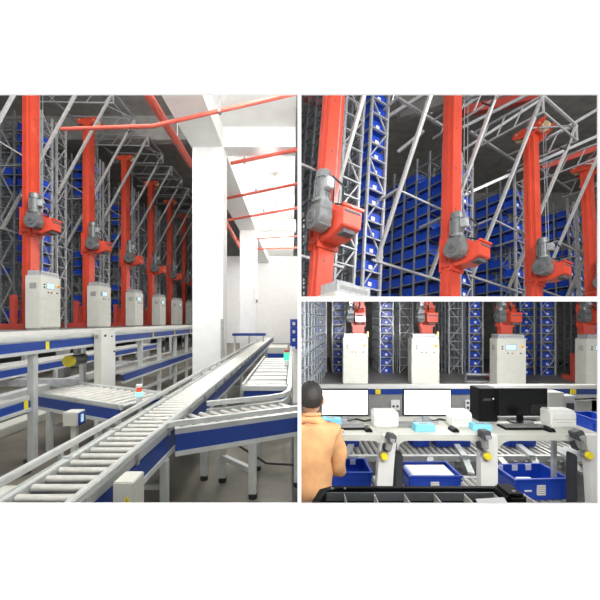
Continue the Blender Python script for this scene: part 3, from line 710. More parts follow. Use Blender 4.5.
def panelbox(name, u0, u1, v0, v1, Y, dep, m, label, cat, group=None, bevel=.006):
    a = P(u0, v1, Y); b = P(u1, v0, Y)
    return tag(MB().box(a.x, b.x, Y, Y + dep, a.z, b.z).build(name, m, bevel=bevel), label, cat, group)
o = panelbox('control_box', 548, 564, 392.5, 412, 4.6, .2, 'cab', 'pale grey control box right of the black monitor', 'control box')
t = thing('equipment_column', 'slim grey equipment column with dark opening beside the pale control box', 'equipment column', T((570 - CX) / F * 4.7, 4.7, 0))
MB().box(-.09, .09, 0, .15, -2.13, (CY - 396) / F * 4.7).build('column', 'alu', t)
MB().box(-.05, .05, -.012, .0, (CY - 410) / F * 4.7, (CY - 403) / F * 4.7).build('opening', 'ink', t)
MB().cyl((.06, -.02, (CY - 399) / F * 4.7), (.34, -.02, (CY - 398) / F * 4.7), .012, 8).build('hose', 'rubber', t)
# ---- packing desk with arches
YD = 2.84; zt_, zb_ = -.965, -1.02
t = thing('packing_desk', 'long pale grey packing desk with arched white front legs', 'packing desk', Matrix())
MB().box(.12, 2.65, YD, 3.34, zt_ - .03, zt_).build('desk_top', 'cab', t, bevel=.008)
def arch(xl, xr, xo0, xo1, r=.09, ztop=zb_, zlow=ZF3):
    """white front plate with a rounded arch opening between xl and xr; plate spans xo0..xo1"""
    m = MB(); n = 6; pts = []
    for k in range(n + 1): a = math.pi - k / n * math.pi / 2; pts.append((xl + r + r * math.cos(a), ztop - r + r * math.sin(a)))
    for k in range(n + 1): a = math.pi / 2 - k / n * math.pi / 2; pts.append((xr - r + r * math.cos(a), ztop - r + r * math.sin(a)))
    top = [(x, zt_ - .004) for x, z in pts]
    for i in range(len(pts) - 1):
        (xa, za), (xb, zb) = pts[i], pts[i + 1]
        if abs(xa - xb) < 1e-6: continue
        m.prism([(xa, YD - .03, za), (xb, YD - .03, zb), (xb, YD - .03, zt_ - .004), (xa, YD - .03, zt_ - .004)], (0, .05, 0))
    m.build('arch_front', 'cab', t, bevel=0)
    for xa, xb in ((xo0, xl), (xr, xo1)):
        if xb - xa > .01: pass
xs_ = lambda u: (u - CX) / F * (YD - .03)
arch(xs_(303), xs_(383), xs_(303), xs_(386)); arch(xs_(397), xs_(480), xs_(386), xs_(488)); arch(xs_(496.5), xs_(585), xs_(488), xs_(590), r=.13)
for u0, u1, ub0, ub1 in ((382, 397, 374, 390), (480, 496.5, 480, 497), (584, 599, 592, 608)):
    a0, a1, b0, b1 = xs_(u0), xs_(u1), xs_(ub0), xs_(ub1); m = MB(); n = 8
    for k in range(n):
        s0, s1 = k / n, (k + 1) / n; e0, e1 = s0 ** .6, s1 ** .6; z0, z1 = zt_ - .004 + (ZF3 - zt_) * s0, zt_ - .004 + (ZF3 - zt_) * s1
        f = lambda e: (a0 + (b0 - a0) * min(1, e * 1.25), a1 + (b1 - a1) * min(1, e * 1.25))
        (p0, p1), (q0, q1) = f(e0), f(e1)
        m.prism([(p0, YD - .045, z0), (p1, YD - .045, z0), (q1, YD - .045, z1), (q0, YD - .045, z1)], (0, .07, 0))
    m.build('front_leg', 'white', t)
for u in (397.5, 584): 
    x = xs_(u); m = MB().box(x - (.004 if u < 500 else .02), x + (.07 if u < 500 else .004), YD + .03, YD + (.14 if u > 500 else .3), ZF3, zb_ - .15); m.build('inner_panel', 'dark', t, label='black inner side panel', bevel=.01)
MB().box(.12, 2.65, 3.28, 3.33, -1.04, zt_ - .03).build('back_rail', 'alu', t)
for x in (.92, 1.95, 2.61): MB().box(x, x + .035, 3.295, 3.33, ZF3, zt_ - .03).build('rear_leg', 'alu', t)
# low conveyors beneath the desk
t = thing('tote_conveyor', 'low roller bed under the packing desk that carries the blue totes', 'roller conveyor', Matrix())
zl = -1.74
MB().box(.14, 2.75, 2.98, 3.03, zl - .10, zl - .005).build('side_rail', 'alu', t); MB().box(.14, 2.75, 3.66, 3.71, zl - .10, zl + .0).build('side_rail', 'alu', t)
for k in range(36):
    x = .18 + k * .073; MB().cyl((x, 3.03, zl - .026), (x, 3.66, zl - .026), .024, 8).build('roller', 'roller', t, smooth=True)
for x in (.3, 1.4, 2.5):
    MB().box(x, x + .06, 3.0, 3.06, ZF3, zl - .05).build('leg', 'alu', t); MB().box(x, x + .06, 3.64, 3.7, ZF3, zl - .05).build('leg', 'alu', t)
t = thing('feed_conveyor', 'rear feed conveyor with wheel brackets behind the desk arches', 'roller conveyor', Matrix())
zr = (CY - 456) / F * 4.05
MB().box(.14, 3.8, 4.05, 4.10, zr - .07, zr).build('side_rail', 'white', t); MB().box(.14, 3.8, 5.05, 5.10, zr - .1, zr - .01).build('side_rail', 'alu', t)
for k in range(44):
    x = .2 + k * .082; MB().cyl((x, 4.10, zr - .035), (x, 5.05, zr - .035), .024, 8).build('roller', 'roller', t, smooth=True)
for k in range(26):
    x = .2 + k * .14; b = MB(); b.box(x - .022, x + .022, 4.00, 4.05, zr - .14, zr - .05); b.cyl((x, 3.99, zr - .13), (x, 4.03, zr - .13), .035, 10); b.build('bracket', 'midgrey', t)
for k in range(8):
    x = .45 + k * .42; b = MB().bar((x, 4.08, zr - .02), (x - .16 + .05 * (k % 3), 3.72, zl + .02), .07, .03); b.build('slide_bar', 'alu', t)
for x in (.5, 1.9, 3.4): MB().box(x, x + .07, 4.2, 4.27, ZF3, zr - .07).build('leg', 'alu', t); 
for k, (u0, u1) in enumerate(((398, 408), (466, 473), (345, 372), (533, 541))):
    a = P(u0, 447, 4.0); b = P(u1, 456, 4.0)
    tag(MB().bar((a.x - .02, 3.98, zr + .01), (b.x + .1, 5.0, zr + .035), .07, .05).build('divider_rail', 'alu'), f'pale diagonal divider rail on the rear feed conveyor, {["left of the middle arch", "beside the middle white leg", "behind the scanner post at left", "in the right arch"][k]}', 'divider rail', 'divider rails on the rear conveyor')
def big_tote(name, w_, d_, h_, mtx, label, stickers=True, front=True, group='blue totes at the packing stations'):
    t = tote_mb(w_, d_, h_).build(name, 'blue'); t.matrix_basis = mtx; tag(t, label, 'tote', group)
    if stickers:
        for x in (-.42, -.12, .16):
            MB().box(w_ * x, w_ * x + .06, d_ / 2 - .022, d_ / 2 - .016, h_ * .70, h_ * .98).build('sticker', 'paper', t)
    if front:
        q = MB().box(-.05, .03, -d_ / 2 - .006, -d_ / 2 + .01, h_ * .25, h_ * .72).build('label', 'paper', t, label='white barcode label')
        b = MB()
        for k in range(4): b.box(-.045, .025, -d_ / 2 - .0075, -d_ / 2 - .005, h_ * (.32 + .1 * k), h_ * (.35 + .1 * k))
        b.build('barcode', 'wood', q)
        MB().box(-w_ * .32, -w_ * .2, -d_ / 2 - .004, -d_ / 2 + .01, h_ * .42, h_ * .48).build('maker_mark', 'paper', t)
    return t
def tpos(uc, Y, z): return T((uc - CX) / F * Y, Y, z)
bt = big_tote('packing_tote', .54, .34, .21, tpos(540.5, 3.20 + .17, zl) @ T(-.12, 0, 0) @ RZ(3), 'blue tote with three white stickers and a barcode label in the right arch')
o = MB().cyl((0, 0, 0), (.0, .0, .02), .05, 5).box(-.09, .06, -.02, .02, 0, .03).box(.02, .08, -.05, .0, 0, .02).build('packing_film', 'paper', bevel=.006)
o.matrix_basis = tpos(541, 3.35, zl + .12) @ T(-.16, 0, 0); tag(o, 'crumpled white film lying in the right blue tote', 'packing film')
bt = big_tote('packing_tote', .52, .34, .20, tpos(435.5, 3.28 + .17, zl) @ T(-.07, 0, 0), 'blue tote filled with white paper under the middle arch', stickers=False)
o = MB().box(-.22, .22, -.13, .13, 0, .10).build('paper_stack', 'paper', bevel=.01); o.matrix_basis = tpos(435.5, 3.45, zl + .085) @ T(-.07, 0, 0); tag(o, 'flat stack of white paper lying in the middle blue tote', 'paper')
big_tote('packing_tote', .50, .34, .20, tpos(345, 3.36 + .17, zl), 'blue tote with stickers under the left arch beside the person', stickers=True, front=False)
for k, (u0, u1, lab) in enumerate(((336, 357, 'blue tote on the rear conveyor just right of the person'), (408, 425, 'small view of a blue tote at left of the middle arch'), (430, 465, 'blue tote on the rear conveyor in the centre of the middle arch'), (499, 528, 'blue tote on the rear conveyor in the right arch'))):
    Y = 4.5; wv = (u1 - u0) / F * Y
    big_tote('rear_tote', wv, .34, .17, tpos((u0 + u1) / 2, Y, zr + .002), lab, False, False, 'blue totes on the rear conveyor')
for k, (u0, u1, v0, v1, lab) in enumerate(((582, 606, 420, 437, 'blue tote standing right of the white printer at the right edge'), (589, 612, 443, 460, 'blue tote low behind the right scanner post'))):
    Y = 3.55; wv = (u1 - u0) / F * Y; h_ = (v1 - v0) / F * Y
    o = big_tote('side_tote', wv, .34, h_, tpos((u0 + u1) / 2, Y + .17, (CY - v1) / F * Y), lab, False, True, 'blue totes at the right edge')
t = thing('side_shelf', 'grey side shelf holding blue totes at the right edge', 'shelf', Matrix())
for v in (437.3, 460.3): z = (CY - v) / F * 3.55; MB().box(3.05, 3.6, 3.53, 3.92, z - .03, z - .001).build('shelf_board', 'alu', t)
for x in (3.07, 3.56): MB().box(x, x + .04, 3.88, 3.92, ZF3, -1.2).build('upright', 'alu', t)
# ---- things on the desk
def monitor(u0, u1, v0, v1, Y, screen, label):
    a = P(u0, v1, Y); b = P(u1, v0, Y); xc = (a.x + b.x) / 2; w2 = (b.x - a.x) / 2
    t = thing('computer_monitor', label, 'monitor', T(xc, Y, zt_), 'monitors on the packing desk')
    z0, z1 = a.z - zt_, b.z - zt_
    h = MB().box(-w2, w2, 0, .03, z0, z1).build('housing', 'black', t, bevel=.006)
    MB().box(-w2 + .012, w2 - .012, -.003, .002, z0 + .016, z1 - .012).build('screen', screen, h)
    MB().box(-.03, .03, .03, .05, .0, z0 + .15).build('stand_neck', 'black' if screen == 'bscreen' else 'steel', t, bevel=.004)
    MB().cyl((0, .04, 0), (0, .04, .012), .11, 24).build('stand_foot', 'black' if screen == 'bscreen' else 'steel', t)
monitor(320.8, 368.8, 389, 416, 3.12, 'screen', 'monitor with blank white screen in front of the person')
monitor(403, 451.5, 389, 416, 3.12, 'screen', 'monitor with blank white screen in the middle of the desk')
monitor(497.5, 548, 388.5, 416, 3.12, 'bscreen', 'monitor with black screen at the right part of the desk')
t = thing('computer_case', 'black computer case standing left of the black monitor', 'computer', T((488.5 - CX) / F * 3.16, 3.16, zt_))
bc = MB().box(-.09, .09, 0, .17, 0, (CY - 388.5) / F * 3.16 - zt_).build('case', 'black', t, bevel=.006)
MB().cyl((.045, -.002, .22), (.045, .004, .22), .008, 10).build('power_button', 'paper', bc)
MB().box(-.05, .02, -.003, .002, .20, .225).build('front_ports', 'dark', bc)
def printer(u0, u1, v0, v1, Y, label):
    a = P(u0, v1, Y); b = P(u1, v0, Y); w2 = (b.x - a.x) / 2; h = b.z - zt_; xc = (a.x + b.x) / 2; w2 *= .96
    t = thing('label_printer', label, 'label printer', T(xc, Y, zt_), 'label printers on the packing desk')
    prof = [(0, 0), (.0, h * .78), (.015, h * .95), (.04, h), (.15, h), (.15, 0)]
    m = MB().prism([(-w2, y, z) for y, z in prof], (2 * w2, 0, 0)).build('body', 'white', t, bevel=.012)
    MB().box(-w2 + .01, w2 - .01, -.003, .001, h * .49, h * .505).build('seam', 'midgrey', m)
    MB().box(-w2 * .6, -w2 * .2, .045, .075, h * .955, h * .985).build('logo_mark', 'ink', m)
    MB().box(-w2 * .6, w2 * .6, -.004, .0, h * .30, h * .34).build('label_slot', 'cab', m)
    return t
printer(374, 399.5, 412, 432, 2.98, 'white label printer between the two lit monitors')
printer(452.5, 473, 412, 432, 2.98, 'squarish white label printer left of the black monitor')
printer(551, 578, 411, 432, 2.98, 'white label printer right of the black monitor')
def card_box(u0, u1, v0, v1, Y, rz, label, dep=.09):
    a = P(u0, v1, Y); b = P(u1, v0, Y); w2 = (b.x - a.x) / 2; h = b.z - zt_
    t = thing('tissue_box', label, 'box', T((a.x + b.x) / 2, Y + .05, zt_) @ RZ(rz), 'light blue boxes on the desk')
    m = MB().prism([(-w2, -dep / 2, 0), (w2, -dep / 2, 0), (w2 * .96, -dep / 2, h * .9), (-w2 * .9, -dep / 2, h)], (0, dep, 0)).build('carton', 'cyan', t, bevel=.003)
    MB().box(-w2 * .5, w2 * .4, -dep * .2, dep * .2, h * .9, h * 1.0).build('slot', 'midgrey', m)
card_box(322, 342, 419, 429, 3.0, -4, 'light blue box under the left lit monitor')
card_box(415, 436, 425, 436, 2.87, 3, 'light blue box below the middle lit monitor')
card_box(473.5, 493, 425, 435, 2.89, -3, 'light blue box left of the middle scanner post')
def keyboard(u, Y, w2, rz, label, m='black'):
    t = thing('keyboard', label, 'keyboard', T((u - CX) / F * Y, Y, zt_ + .001) @ RZ(rz), 'keyboards on the desk')
    b = MB().box(-w2, w2, -.065, .065, 0, .018).build('base', m, t, bevel=.004)
    k = MB()
    for i in range(12):
        for j in range(4): k.box(-w2 + .012 + i * (2 * w2 - .02) / 12, -w2 + .012 + i * (2 * w2 - .02) / 12 + .018, -.055 + j * .028, -.033 + j * .028, .018, .024)
    k.build('keys', 'midgrey', b)
keyboard(349, 2.98, .15, 2, 'black keyboard under the left lit monitor')
keyboard(403, 3.05, .13, -3, 'grey keyboard under the middle lit monitor', 'midgrey')
keyboard(523, 2.98, .20, 0, 'black keyboard under the wide black monitor')
for u, lab in ((368, 'black mouse left of the first label printer'), (453.5, 'dark grey mouse in front of the middle printer'), (548.5, 'dark mouse left of the right printer')):
    Y = 2.90; t = thing('computer_mouse', lab, 'mouse', T((u - CX) / F * Y, Y, zt_ + .001), 'mice on the desk')
    bm_ = MB(); bm_.cyl((0, -.045, .0), (0, .045, .0), .03, 14); 
    for i, v in enumerate(bm_.v): v.z = max(0, v.z) * 1.2
    bm_.build('shell', 'black', t, bevel=0, smooth=True)
    MB().cyl((-.002, -.03, .036), (.002, -.03, .036), .006, 8).build('wheel', 'steel', t)
for k, (x, y, r1) in enumerate(((.47, 3.2, 20), (1.28, 3.2, -10), (1.92, 3.25, 5), (2.25, 3.22, 0))):
    o = MB().tube([(x, y, zt_ + .01), (x + .08, y - .05, zt_ + .012), (x + .16, y + .02, zt_ + .01), (x + .22, y - .06, zt_ + .012), (x + .30, y, zt_ + .01)], .008, 6).build('desk_cable', 'rubber')
    tag(o, f'black cable lying on the packing desk, {ORD[k]} from the left', 'cable', 'cables on the desk')
o = MB().box(0, .42, 0, .05, 0, .03).build('cable_tray', 'midgrey', bevel=.004); o.matrix_basis = T(2.0, 3.20, zt_ + .001); tag(o, 'dark cable tray on the desk beneath the black monitor', 'cable tray')
# ---- hand scanners on the white posts with round yellow knobs
def scanner(u, v0, v1, label, tilt=0):
    Y = 2.72; zt, zb = (CY - v0) / F * Y, (CY - v1) / F * Y; x = (u - CX) / F * Y
    t = thing('barcode_scanner', label, 'barcode scanner', T(x, Y, zb) @ Matrix.Rotation(R(tilt), 4, 'Y'), 'scanners on the desk posts')
    h = zt - zb
    m = MB().box(-.022, .022, -.02, .03, 0, h * .7).build('handle', 'midgrey', t, bevel=.008)
    m = MB().prism([(-.035, -.05, h * .62), (-.035, .05, h * .62), (-.03, .06, h), (-.03, -.03, h * 1.05)], (.07, 0, 0)).build('scan_head', 'dark', t, bevel=.008)
    MB().box(-.02, .02, -.056, -.04, h * .66, h * .84).build('scan_window', 'steel', m)
    MB().box(-.03, .03, .03, .09, -.02, h * .25).build('holder', 'dark', t, bevel=.005)
scanner(388, 434, 451, 'grey barcode scanner on the left white desk leg', 12)
scanner(485.5, 431, 449, 'dark barcode scanner on the middle white desk leg', -4)
scanner(583, 430, 449, 'grey barcode scanner on the right white desk leg', -22)
for u, v, lab in ((384, 456, 'round yellow push button on the left white desk leg'), (487, 456, 'round yellow push button on the middle white desk leg'), (588, 455, 'round yellow push button on the right white desk leg')):
    Y = 2.76; p = P(u, v, Y); t = thing('push_button', lab, 'push button', T(*p), 'yellow push buttons')
    MB().cyl((0, .035, 0), (0, 0, 0), .036, 18).build('collar', 'midgrey', t)
    MB().cyl((0, 0, 0), (0, -.025, 0), .033, 18, .028).build('cap', 'yellow', t, bevel=.003)
for k, (u, v) in enumerate(((395, 403), (471, 404), (484, 404))):
    pass
t = thing('wall_socket', 'white socket plate with dark outlets behind the middle printer', 'wall socket', T((472 - CX) / F * (Y0 - .01), Y0 - .01, 0))
a, b = P(466, 410, Y0), P(479, 400, Y0); MB().box(-.1, .1, 0, .025, a.z, b.z).build('plate', 'white', t, bevel=.004)
for i in range(3):
    for j in range(2): MB().cyl((-.065 + i * .065, -.004, a.z + .04 + j * .075), (-.065 + i * .065, .002, a.z + .04 + j * .075), .022, 10).build('outlet', 'ink', t)
t = thing('wall_socket', 'white socket plate beside the left printer', 'wall socket', T((395.5 - CX) / F * (Y0 - .01), Y0 - .01, 0))
MB().box(-.07, .07, 0, .025, a.z, b.z).build('plate', 'white', t, bevel=.004)
for i in range(2): MB().cyl((-.03 + i * .06, -.004, a.z + .06), (-.03 + i * .06, .002, a.z + .06), .02, 10).build('outlet', 'ink', t)
# ---- black divided tray close to the camera
tr = thing('parts_tray', 'large black divided tray close by at the bottom of the lower right photo', 'tray', Matrix())
yb_, yf_, zt2 = 1.06, .86, -.53
xl_, xr_ = (316 - CX) / F * yb_, (508 - CX) / F * yb_
m = MB(); r_ = .05
out = [(xl_ + r_, yb_), (xr_ - r_, yb_), (xr_ - .01, yb_ - .015), (xr_, yb_ - r_), (xr_ - .055, yf_), (xl_ - .05, yf_), (xl_ - .03, yb_ - .12), (xl_ + .01, yb_ - .02)]
cx_, cy_ = (xl_ + xr_) / 2, (yb_ + yf_) / 2
inn = [(cx_ + (x - cx_) * .93, cy_ + (y - cy_) * .86) for x, y in out]; n = len(out)
vs_ = [(x, y, zt2) for x, y in out] + [(x, y, zt2) for x, y in inn] + [(x, y, zt2 - .05) for x, y in inn] + [(x, y, zt2 - .07) for x, y in out]
fs_ = []
for k in range(n):
    j = (k + 1) % n; fs_ += [(k, j, n + j, n + k), (n + k, n + j, 2 * n + j, 2 * n + k), (3 * n + k, 3 * n + j, j, k)]
fs_ += [tuple(range(2 * n, 3 * n)), tuple(range(4 * n - 1, 3 * n - 1, -1))]
m.add(vs_, fs_); m.build('tray_body', 'black', tr)
MB().box(xr_ - .065, xr_ - .005, yb_ - .10, yb_ - .02, zt2 - .02, zt2 + .022).build('corner_latch', 'black', tr, bevel=.01)
MB().cyl((xr_ - .035, yb_ - .08, zt2 + .022), (xr_ - .035, yb_ - .08, zt2 + .026), .005, 8).build('rivet', 'steel', tr)
for k in range(2): MB().cyl((xl_ + .05 + k * .04, yb_ - .018, zt2 + .0), (xl_ + .05 + k * .04, yb_ - .018, zt2 + .003), .004, 8).build('rivet', 'steel', tr)
for k in range(7):
    g = MB(); x = xl_ + .085 + k * .093; g.box(x - .0012, x + .0012, yf_ + .03, yb_ - .035, zt2 - .05, zt2 - .006)
    g.build('divider', 'white', tr, label='thin pale divider')
MB().box(xl_ + .03, xr_ - .03, yb_ - .034, yb_ - .030, zt2 - .03, zt2 - .004).build('inner_lip', 'dsteel', tr)
o = MB().prism([(.53, .89, zt2 - .012), (.61, .90, zt2 - .012), (.63, .98, zt2 + .004), (.54, .97, zt2 + .004)], (0, 0, .003)).build('paper_slip', 'paper'); tag(o, 'white paper slip lying in the black tray', 'paper')
t = thing('tray_stand', 'dark stand that carries the large black tray', 'stand', Matrix())
for x in (xl_ + .05, xr_ - .08):
    for y in (.89, 1.0): MB().box(x - .015, x + .015, y - .015, y + .015, ZF3, zt2 - .072).build('leg', 'dark', t)
MB().box(xl_ + .03, xr_ - .03, .88, 1.02, zt2 - .09, zt2 - .071).build('top_plate', 'dark', t)

# ---- person (standing, seen from behind, facing the desk)
def skin_mesh(name, pts, edges, m, parent=None, sub=2, root=0):
    me = bpy.data.meshes.new(name); me.from_pydata([p[:3] for p in pts], edges, [])
    o = bpy.data.objects.new(name, me); COL.objects.link(o)
    sk = o.modifiers.new('skin', 'SKIN'); sk.use_smooth_shade = True
    for i, p in enumerate(pts):
        r = p[3] if len(p) == 4 else None
        me.skin_vertices[0].data[i].radius = (p[3], p[4] if len(p) > 4 else p[3]); me.skin_vertices[0].data[i].use_root = (i == root)
    o.modifiers.new('sub', 'SUBSURF').levels = sub
    dg = bpy.context.evaluated_depsgraph_get(); nm = bpy.data.meshes.new_from_object(o.evaluated_get(dg))
    o.modifiers.clear(); o.data = nm; nm.materials.clear(); nm.materials.append(M[m])
    for p in nm.polygons: p.use_smooth = True
    if parent: o.parent = parent
    return o
def merge(o, others):
    bm = bmesh.new(); bm.from_mesh(o.data)
    for q in others:
        t_ = bmesh.new(); t_.from_mesh(q.data)
        tmp = q.data; bm.from_mesh(tmp); t_.free(); bpy.data.objects.remove(q)
    bm.to_mesh(o.data); bm.free()
    for p in o.data.polygons: p.use_smooth = True
px_, py_ = .135, 2.32; zf = ZF3
H = lambda z: zf + z
body = skin_mesh('person', [
    (px_, py_, H(.92), .13, .10), (px_, py_ + .01, H(1.10), .12, .09), (px_, py_ + .02, H(1.26), .12, .085), (px_, py_ + .04, H(1.35), .08, .06), (px_, py_ + .045, H(1.43), .052), (px_, py_ + .06, H(1.50), .052),
    (px_ - .10, py_, H(.88), .085), (px_ - .11, py_ + .02, H(.48), .055), (px_ - .11, py_ - .01, H(.09), .038), (px_ - .12, py_ + .12, H(.04), .035),
    (px_ + .10, py_, H(.88), .085), (px_ + .11, py_ + .02, H(.48), .055), (px_ + .11, py_ - .01, H(.09), .038), (px_ + .12, py_ + .12, H(.04), .035),
    (px_ + .18, py_ + .02, H(1.33), .052), (px_ + .215, py_ + .06, H(1.06), .042), (px_ + .20, py_ + .30, H(1.10), .032), (px_ + .18, py_ + .36, H(1.12), .026),
    (px_ - .18, py_ + .02, H(1.33), .052), (px_ - .25, py_ + .06, H(1.06), .042), (px_ - .16, py_ + .30, H(1.10), .032), (px_ - .12, py_ + .36, H(1.12), .026)],
    [(0, 1), (1, 2), (2, 3), (3, 4), (4, 5), (0, 6), (6, 7), (7, 8), (8, 9), (0, 10), (10, 11), (11, 12), (12, 13), (3, 14), (14, 15), (15, 16), (16, 17), (3, 18), (18, 19), (19, 20), (20, 21)], 'skin')
extra = []
for sx, hx, hy in ((1, px_ + .18, py_ + .36), (-1, px_ - .12, py_ + .36)):
    pts = [(hx, hy, H(1.12), .024, .014), (hx, hy + .05, H(1.125), .034, .014), (hx, hy + .085, H(1.125), .034, .012)]
    extra.append(skin_mesh('palm', pts, [(0, 1), (1, 2)], 'skin', sub=1))
    for k, (dx, ln) in enumerate(((-.03, .055), (-.010, .068), (.010, .062), (.029, .048))):
        x = hx + dx; pts = [(x, hy + .07, H(1.125), .0095), (x + dx * .1, hy + .07 + ln * .5, H(1.135), .009), (x + dx * .1, hy + .07 + ln * .8, H(1.125), .0085), (x, hy + .07 + ln, H(1.108), .0075)]
        extra.append(skin_mesh('finger', pts, [(0, 1), (1, 2), (2, 3)], 'skin', sub=1))
    pts = [(hx - sx * .02, hy + .025, H(1.12), .012), (hx - sx * .045, hy + .05, H(1.115), .0105), (hx - sx * .05, hy + .085, H(1.112), .009)]
    extra.append(skin_mesh('thumb', pts, [(0, 1), (1, 2)], 'skin', sub=1))
def blob(name, c, r, fn=None, m='skin', seg=28, rng=20, parent=None):
    me = bpy.data.meshes.new(name); bm = bmesh.new(); bmesh.ops.create_uvsphere(bm, u_segments=seg, v_segments=rng, radius=1)
    for v in bm.verts:
        if fn: v.co = fn(v.co.copy())
        v.co = Vector((v.co.x * r[0] + c[0], v.co.y * r[1] + c[1], v.co.z * r[2] + c[2]))
    for f in bm.faces: f.smooth = True
    bm.to_mesh(me); bm.free(); me.materials.append(M[m]); o = bpy.data.objects.new(name, me); COL.objects.link(o)
    if parent: o.parent = parent
    return o
def headf(v):
    x, y, z = v
    if z < -.1: x *= 1 - .28 * (-z - .1); y *= 1 - .12 * (-z)
    if y < 0 and z < -.3: y *= .82
    if y > .8 and abs(x) < .25 and -.35 < z < .1: y += .13 * (1 - abs(x) / .25)       # nose
    if y > .7 and .05 < z < .25 and .15 < abs(x) < .5: y -= .06                       # eye sockets
    if y > .7 and -.62 < z < -.5 and abs(x) < .3: y += .03                            # lips
    return Vector((x, y, z))
hc = (px_ + .002, py_ + .075, H(1.565))
extra.append(blob('head', hc, (.084, .104, .124), headf))
for sx in (-1, 1): extra.append(blob('ear', (hc[0] + sx * .087, hc[1] - .0, hc[2] - .012), (.011, .022, .034), seg=14, rng=10))
merge(body, extra)
tag(body, 'person with dark hair in an orange-tan jacket, back turned, at the left screen', 'person')
def hairf(v):
    x, y, z = v
    lim = -.62 if y < -.35 else (-.62 + (y + .35) * .9 if y < .3 else -.05 + (y - .3) * .9)
    if z < lim: z = lim; x *= .86; y *= .86
    if y > .5 and z < .5: y = .5
    f = 1 + .025 * math.sin(x * 23 + z * 17) + .02 * math.sin(y * 31 - z * 11)
    return Vector((x * f, y * f, z * f))
blob('hair', (hc[0], hc[1] - .010, hc[2] + .022), (.088, .109, .110), hairf, 'hair', parent=body)
for sx in (-1, 1): blob('eye', (hc[0] + sx * .03, hc[1] + .088, hc[2] + .012), (.012, .008, .008), None, 'ink', 12, 8, body)
jk = skin_mesh('jacket', [
    (px_, py_, H(.86), .165, .135), (px_, py_ + .01, H(1.02), .160, .125), (px_, py_ + .01, H(1.18), .165, .125), (px_, py_ + .02, H(1.31), .150, .115), (px_, py_ + .03, H(1.40), .105, .085), (px_, py_ + .045, H(1.465), .064, .066),
    (px_ + .155, py_ + .01, H(1.335), .080), (px_ + .190, py_ + .02, H(1.19), .066), (px_ + .198, py_ + .06, H(1.03), .060), (px_ + .19, py_ + .22, H(1.08), .052), (px_ + .19, py_ + .33, H(1.115), .044),
    (px_ - .165, py_ + .01, H(1.335), .080), (px_ - .225, py_ + .02, H(1.19), .070), (px_ - .26, py_ + .06, H(1.03), .062), (px_ - .19, py_ + .22, H(1.08), .052), (px_ - .13, py_ + .33, H(1.115), .044)],
    [(0, 1), (1, 2), (2, 3), (3, 4), (4, 5), (3, 6), (6, 7), (7, 8), (8, 9), (9, 10), (3, 11), (11, 12), (12, 13), (13, 14), (14, 15)], 'tan', body)
for v in jk.data.vertices:
    c = v.co; f = math.sin(c.x * 46 + 4 * math.sin(c.z * 9)) * .006 + math.sin(c.z * 38 + c.x * 12) * .0035; n_ = v.normal; c += n_ * f
skin_mesh('trousers', [(px_, py_, H(.93), .145, .115), (px_, py_, H(.87), .14, .115), (px_ - .10, py_, H(.82), .10), (px_ - .11, py_ + .02, H(.48), .075), (px_ - .11, py_ - .01, H(.12), .062), (px_ + .10, py_, H(.82), .10), (px_ + .11, py_ + .02, H(.48), .075), (px_ + .11, py_ - .01, H(.12), .062)],
          [(0, 1), (1, 2), (2, 3), (3, 4), (1, 5), (5, 6), (6, 7)], 'trouser', body)
for sx in (-1, 1): blob('shoe', (px_ + sx * .115, py_ + .05, H(.045)), (.052, .14, .045), None, 'black', 16, 12, body)
col = MB(); pts = []
for k in range(17):
    a = k / 16 * math.tau; pts.append(Vector((px_ + .066 * math.cos(a), py_ + .045 + .064 * math.sin(a), H(1.462) - .012 * math.sin(a))))
for a, b in zip(pts[:-1], pts[1:]): col.cyl(a, b, .012, 6)
col.build('collar', 'tan', body, smooth=True)
o = MB().box(-.07, .07, -.03, .03, 0, .012).build('card_piece', 'wood', bevel=.002); o.matrix_basis = T((336 - CX) / F * 2.88, 2.88, zt_ + .001); tag(o, 'tan card piece on the desk edge right of the person', 'card')

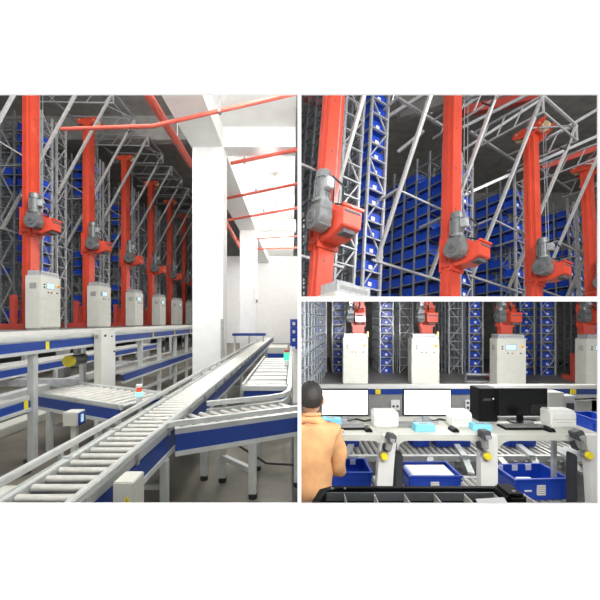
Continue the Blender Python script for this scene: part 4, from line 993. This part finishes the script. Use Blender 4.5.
# ------------------------------------------------------------------ trim every machine where the dividing wall and the slab stop it
bpy.context.view_layer.update()
PL = {'L': (Vector((0, 0, 0)), Vector((1, -sA, 0)).normalized()),      # keep where dot<=0
      'R': (Vector((0, 0, 0)), Vector((-1, sB, 0)).normalized()),
      'U': (Vector((0, 0, 0)), Vector((0, hB, -1)).normalized()),
      'D': (Vector((0, 0, 0)), Vector((0, -hA, 1)).normalized())}
def room_of(o):
    r = o
    while r.parent: r = r.parent
    return r
def center(o):
    bb = [o.matrix_world @ Vector(c) for c in o.bound_box]; return sum(bb, Vector()) / 8
roots = {}
for o in list(bpy.data.objects):
    if o.type == 'MESH' and room_of(o).get('kind') != 'structure': roots.setdefault(room_of(o), []).append(o)
for rt, obs in roots.items():
    planes = ROOM.get(rt.name, 'L')
    for o in obs:
        mw = o.matrix_world; dead = False
        for k in planes:
            co, no = PL[k]
            ds = [(mw @ v.co - co).dot(no) for v in o.data.vertices]
            if not ds: dead = True; break
            if max(ds) <= 1e-5: continue
            if min(ds) >= -1e-4: dead = True; break
            o.data = o.data.copy(); bm = bmesh.new(); bm.from_mesh(o.data); inv = mw.inverted()
            lc = inv @ co; ln = (mw.to_3x3().transposed() @ no).normalized()
            g = bmesh.ops.bisect_plane(bm, geom=bm.verts[:] + bm.edges[:] + bm.faces[:], plane_co=lc, plane_no=ln, clear_outer=True)
            ed = [e for e in g['geom_cut'] if isinstance(e, bmesh.types.BMEdge)]
            try: bmesh.ops.holes_fill(bm, edges=ed)
            except Exception: pass
            bm.to_mesh(o.data); bm.free()
        if dead:
            for c in [c for c in bpy.data.objects if c.parent == o]: bpy.data.objects.remove(c)
            bpy.data.objects.remove(o)
ch = {}
for o in bpy.data.objects:
    if o.parent: ch[o.parent] = 1
for o in list(bpy.data.objects):
    if o.type == 'EMPTY' and o not in ch: bpy.data.objects.remove(o)

# countable totes of the right-hand racks: say which one each is; drop those wholly outside the opening
bpy.context.view_layer.update()
for (lab, k), L in TM.items():
    vis = []
    for q, nm in L:
        o = bpy.data.objects.get(nm)
        if not o: continue
        c = center(o); u, v = CX + F * c.x / c.y, CY - F * c.z / c.y
        top = max((CY - F * (o.matrix_world @ w_).z / (o.matrix_world @ w_).y) for w_ in [x.co for x in o.data.vertices])
        if not (290 < u < 612) or top < 94 or ('lower' in lab and v > 392):
            for ch_ in [x for x in bpy.data.objects if x.parent == o]: bpy.data.objects.remove(ch_)
            bpy.data.objects.remove(o); continue
        vis.append((v, o))
    vis.sort(key=lambda a: a[0])
    for i, (v, o) in enumerate(vis):
        o['label'] = f'blue tote {ORD[i]} from top' + (f', {ORD[k]} column' if 'upper' in lab else '') + ', ' + lab
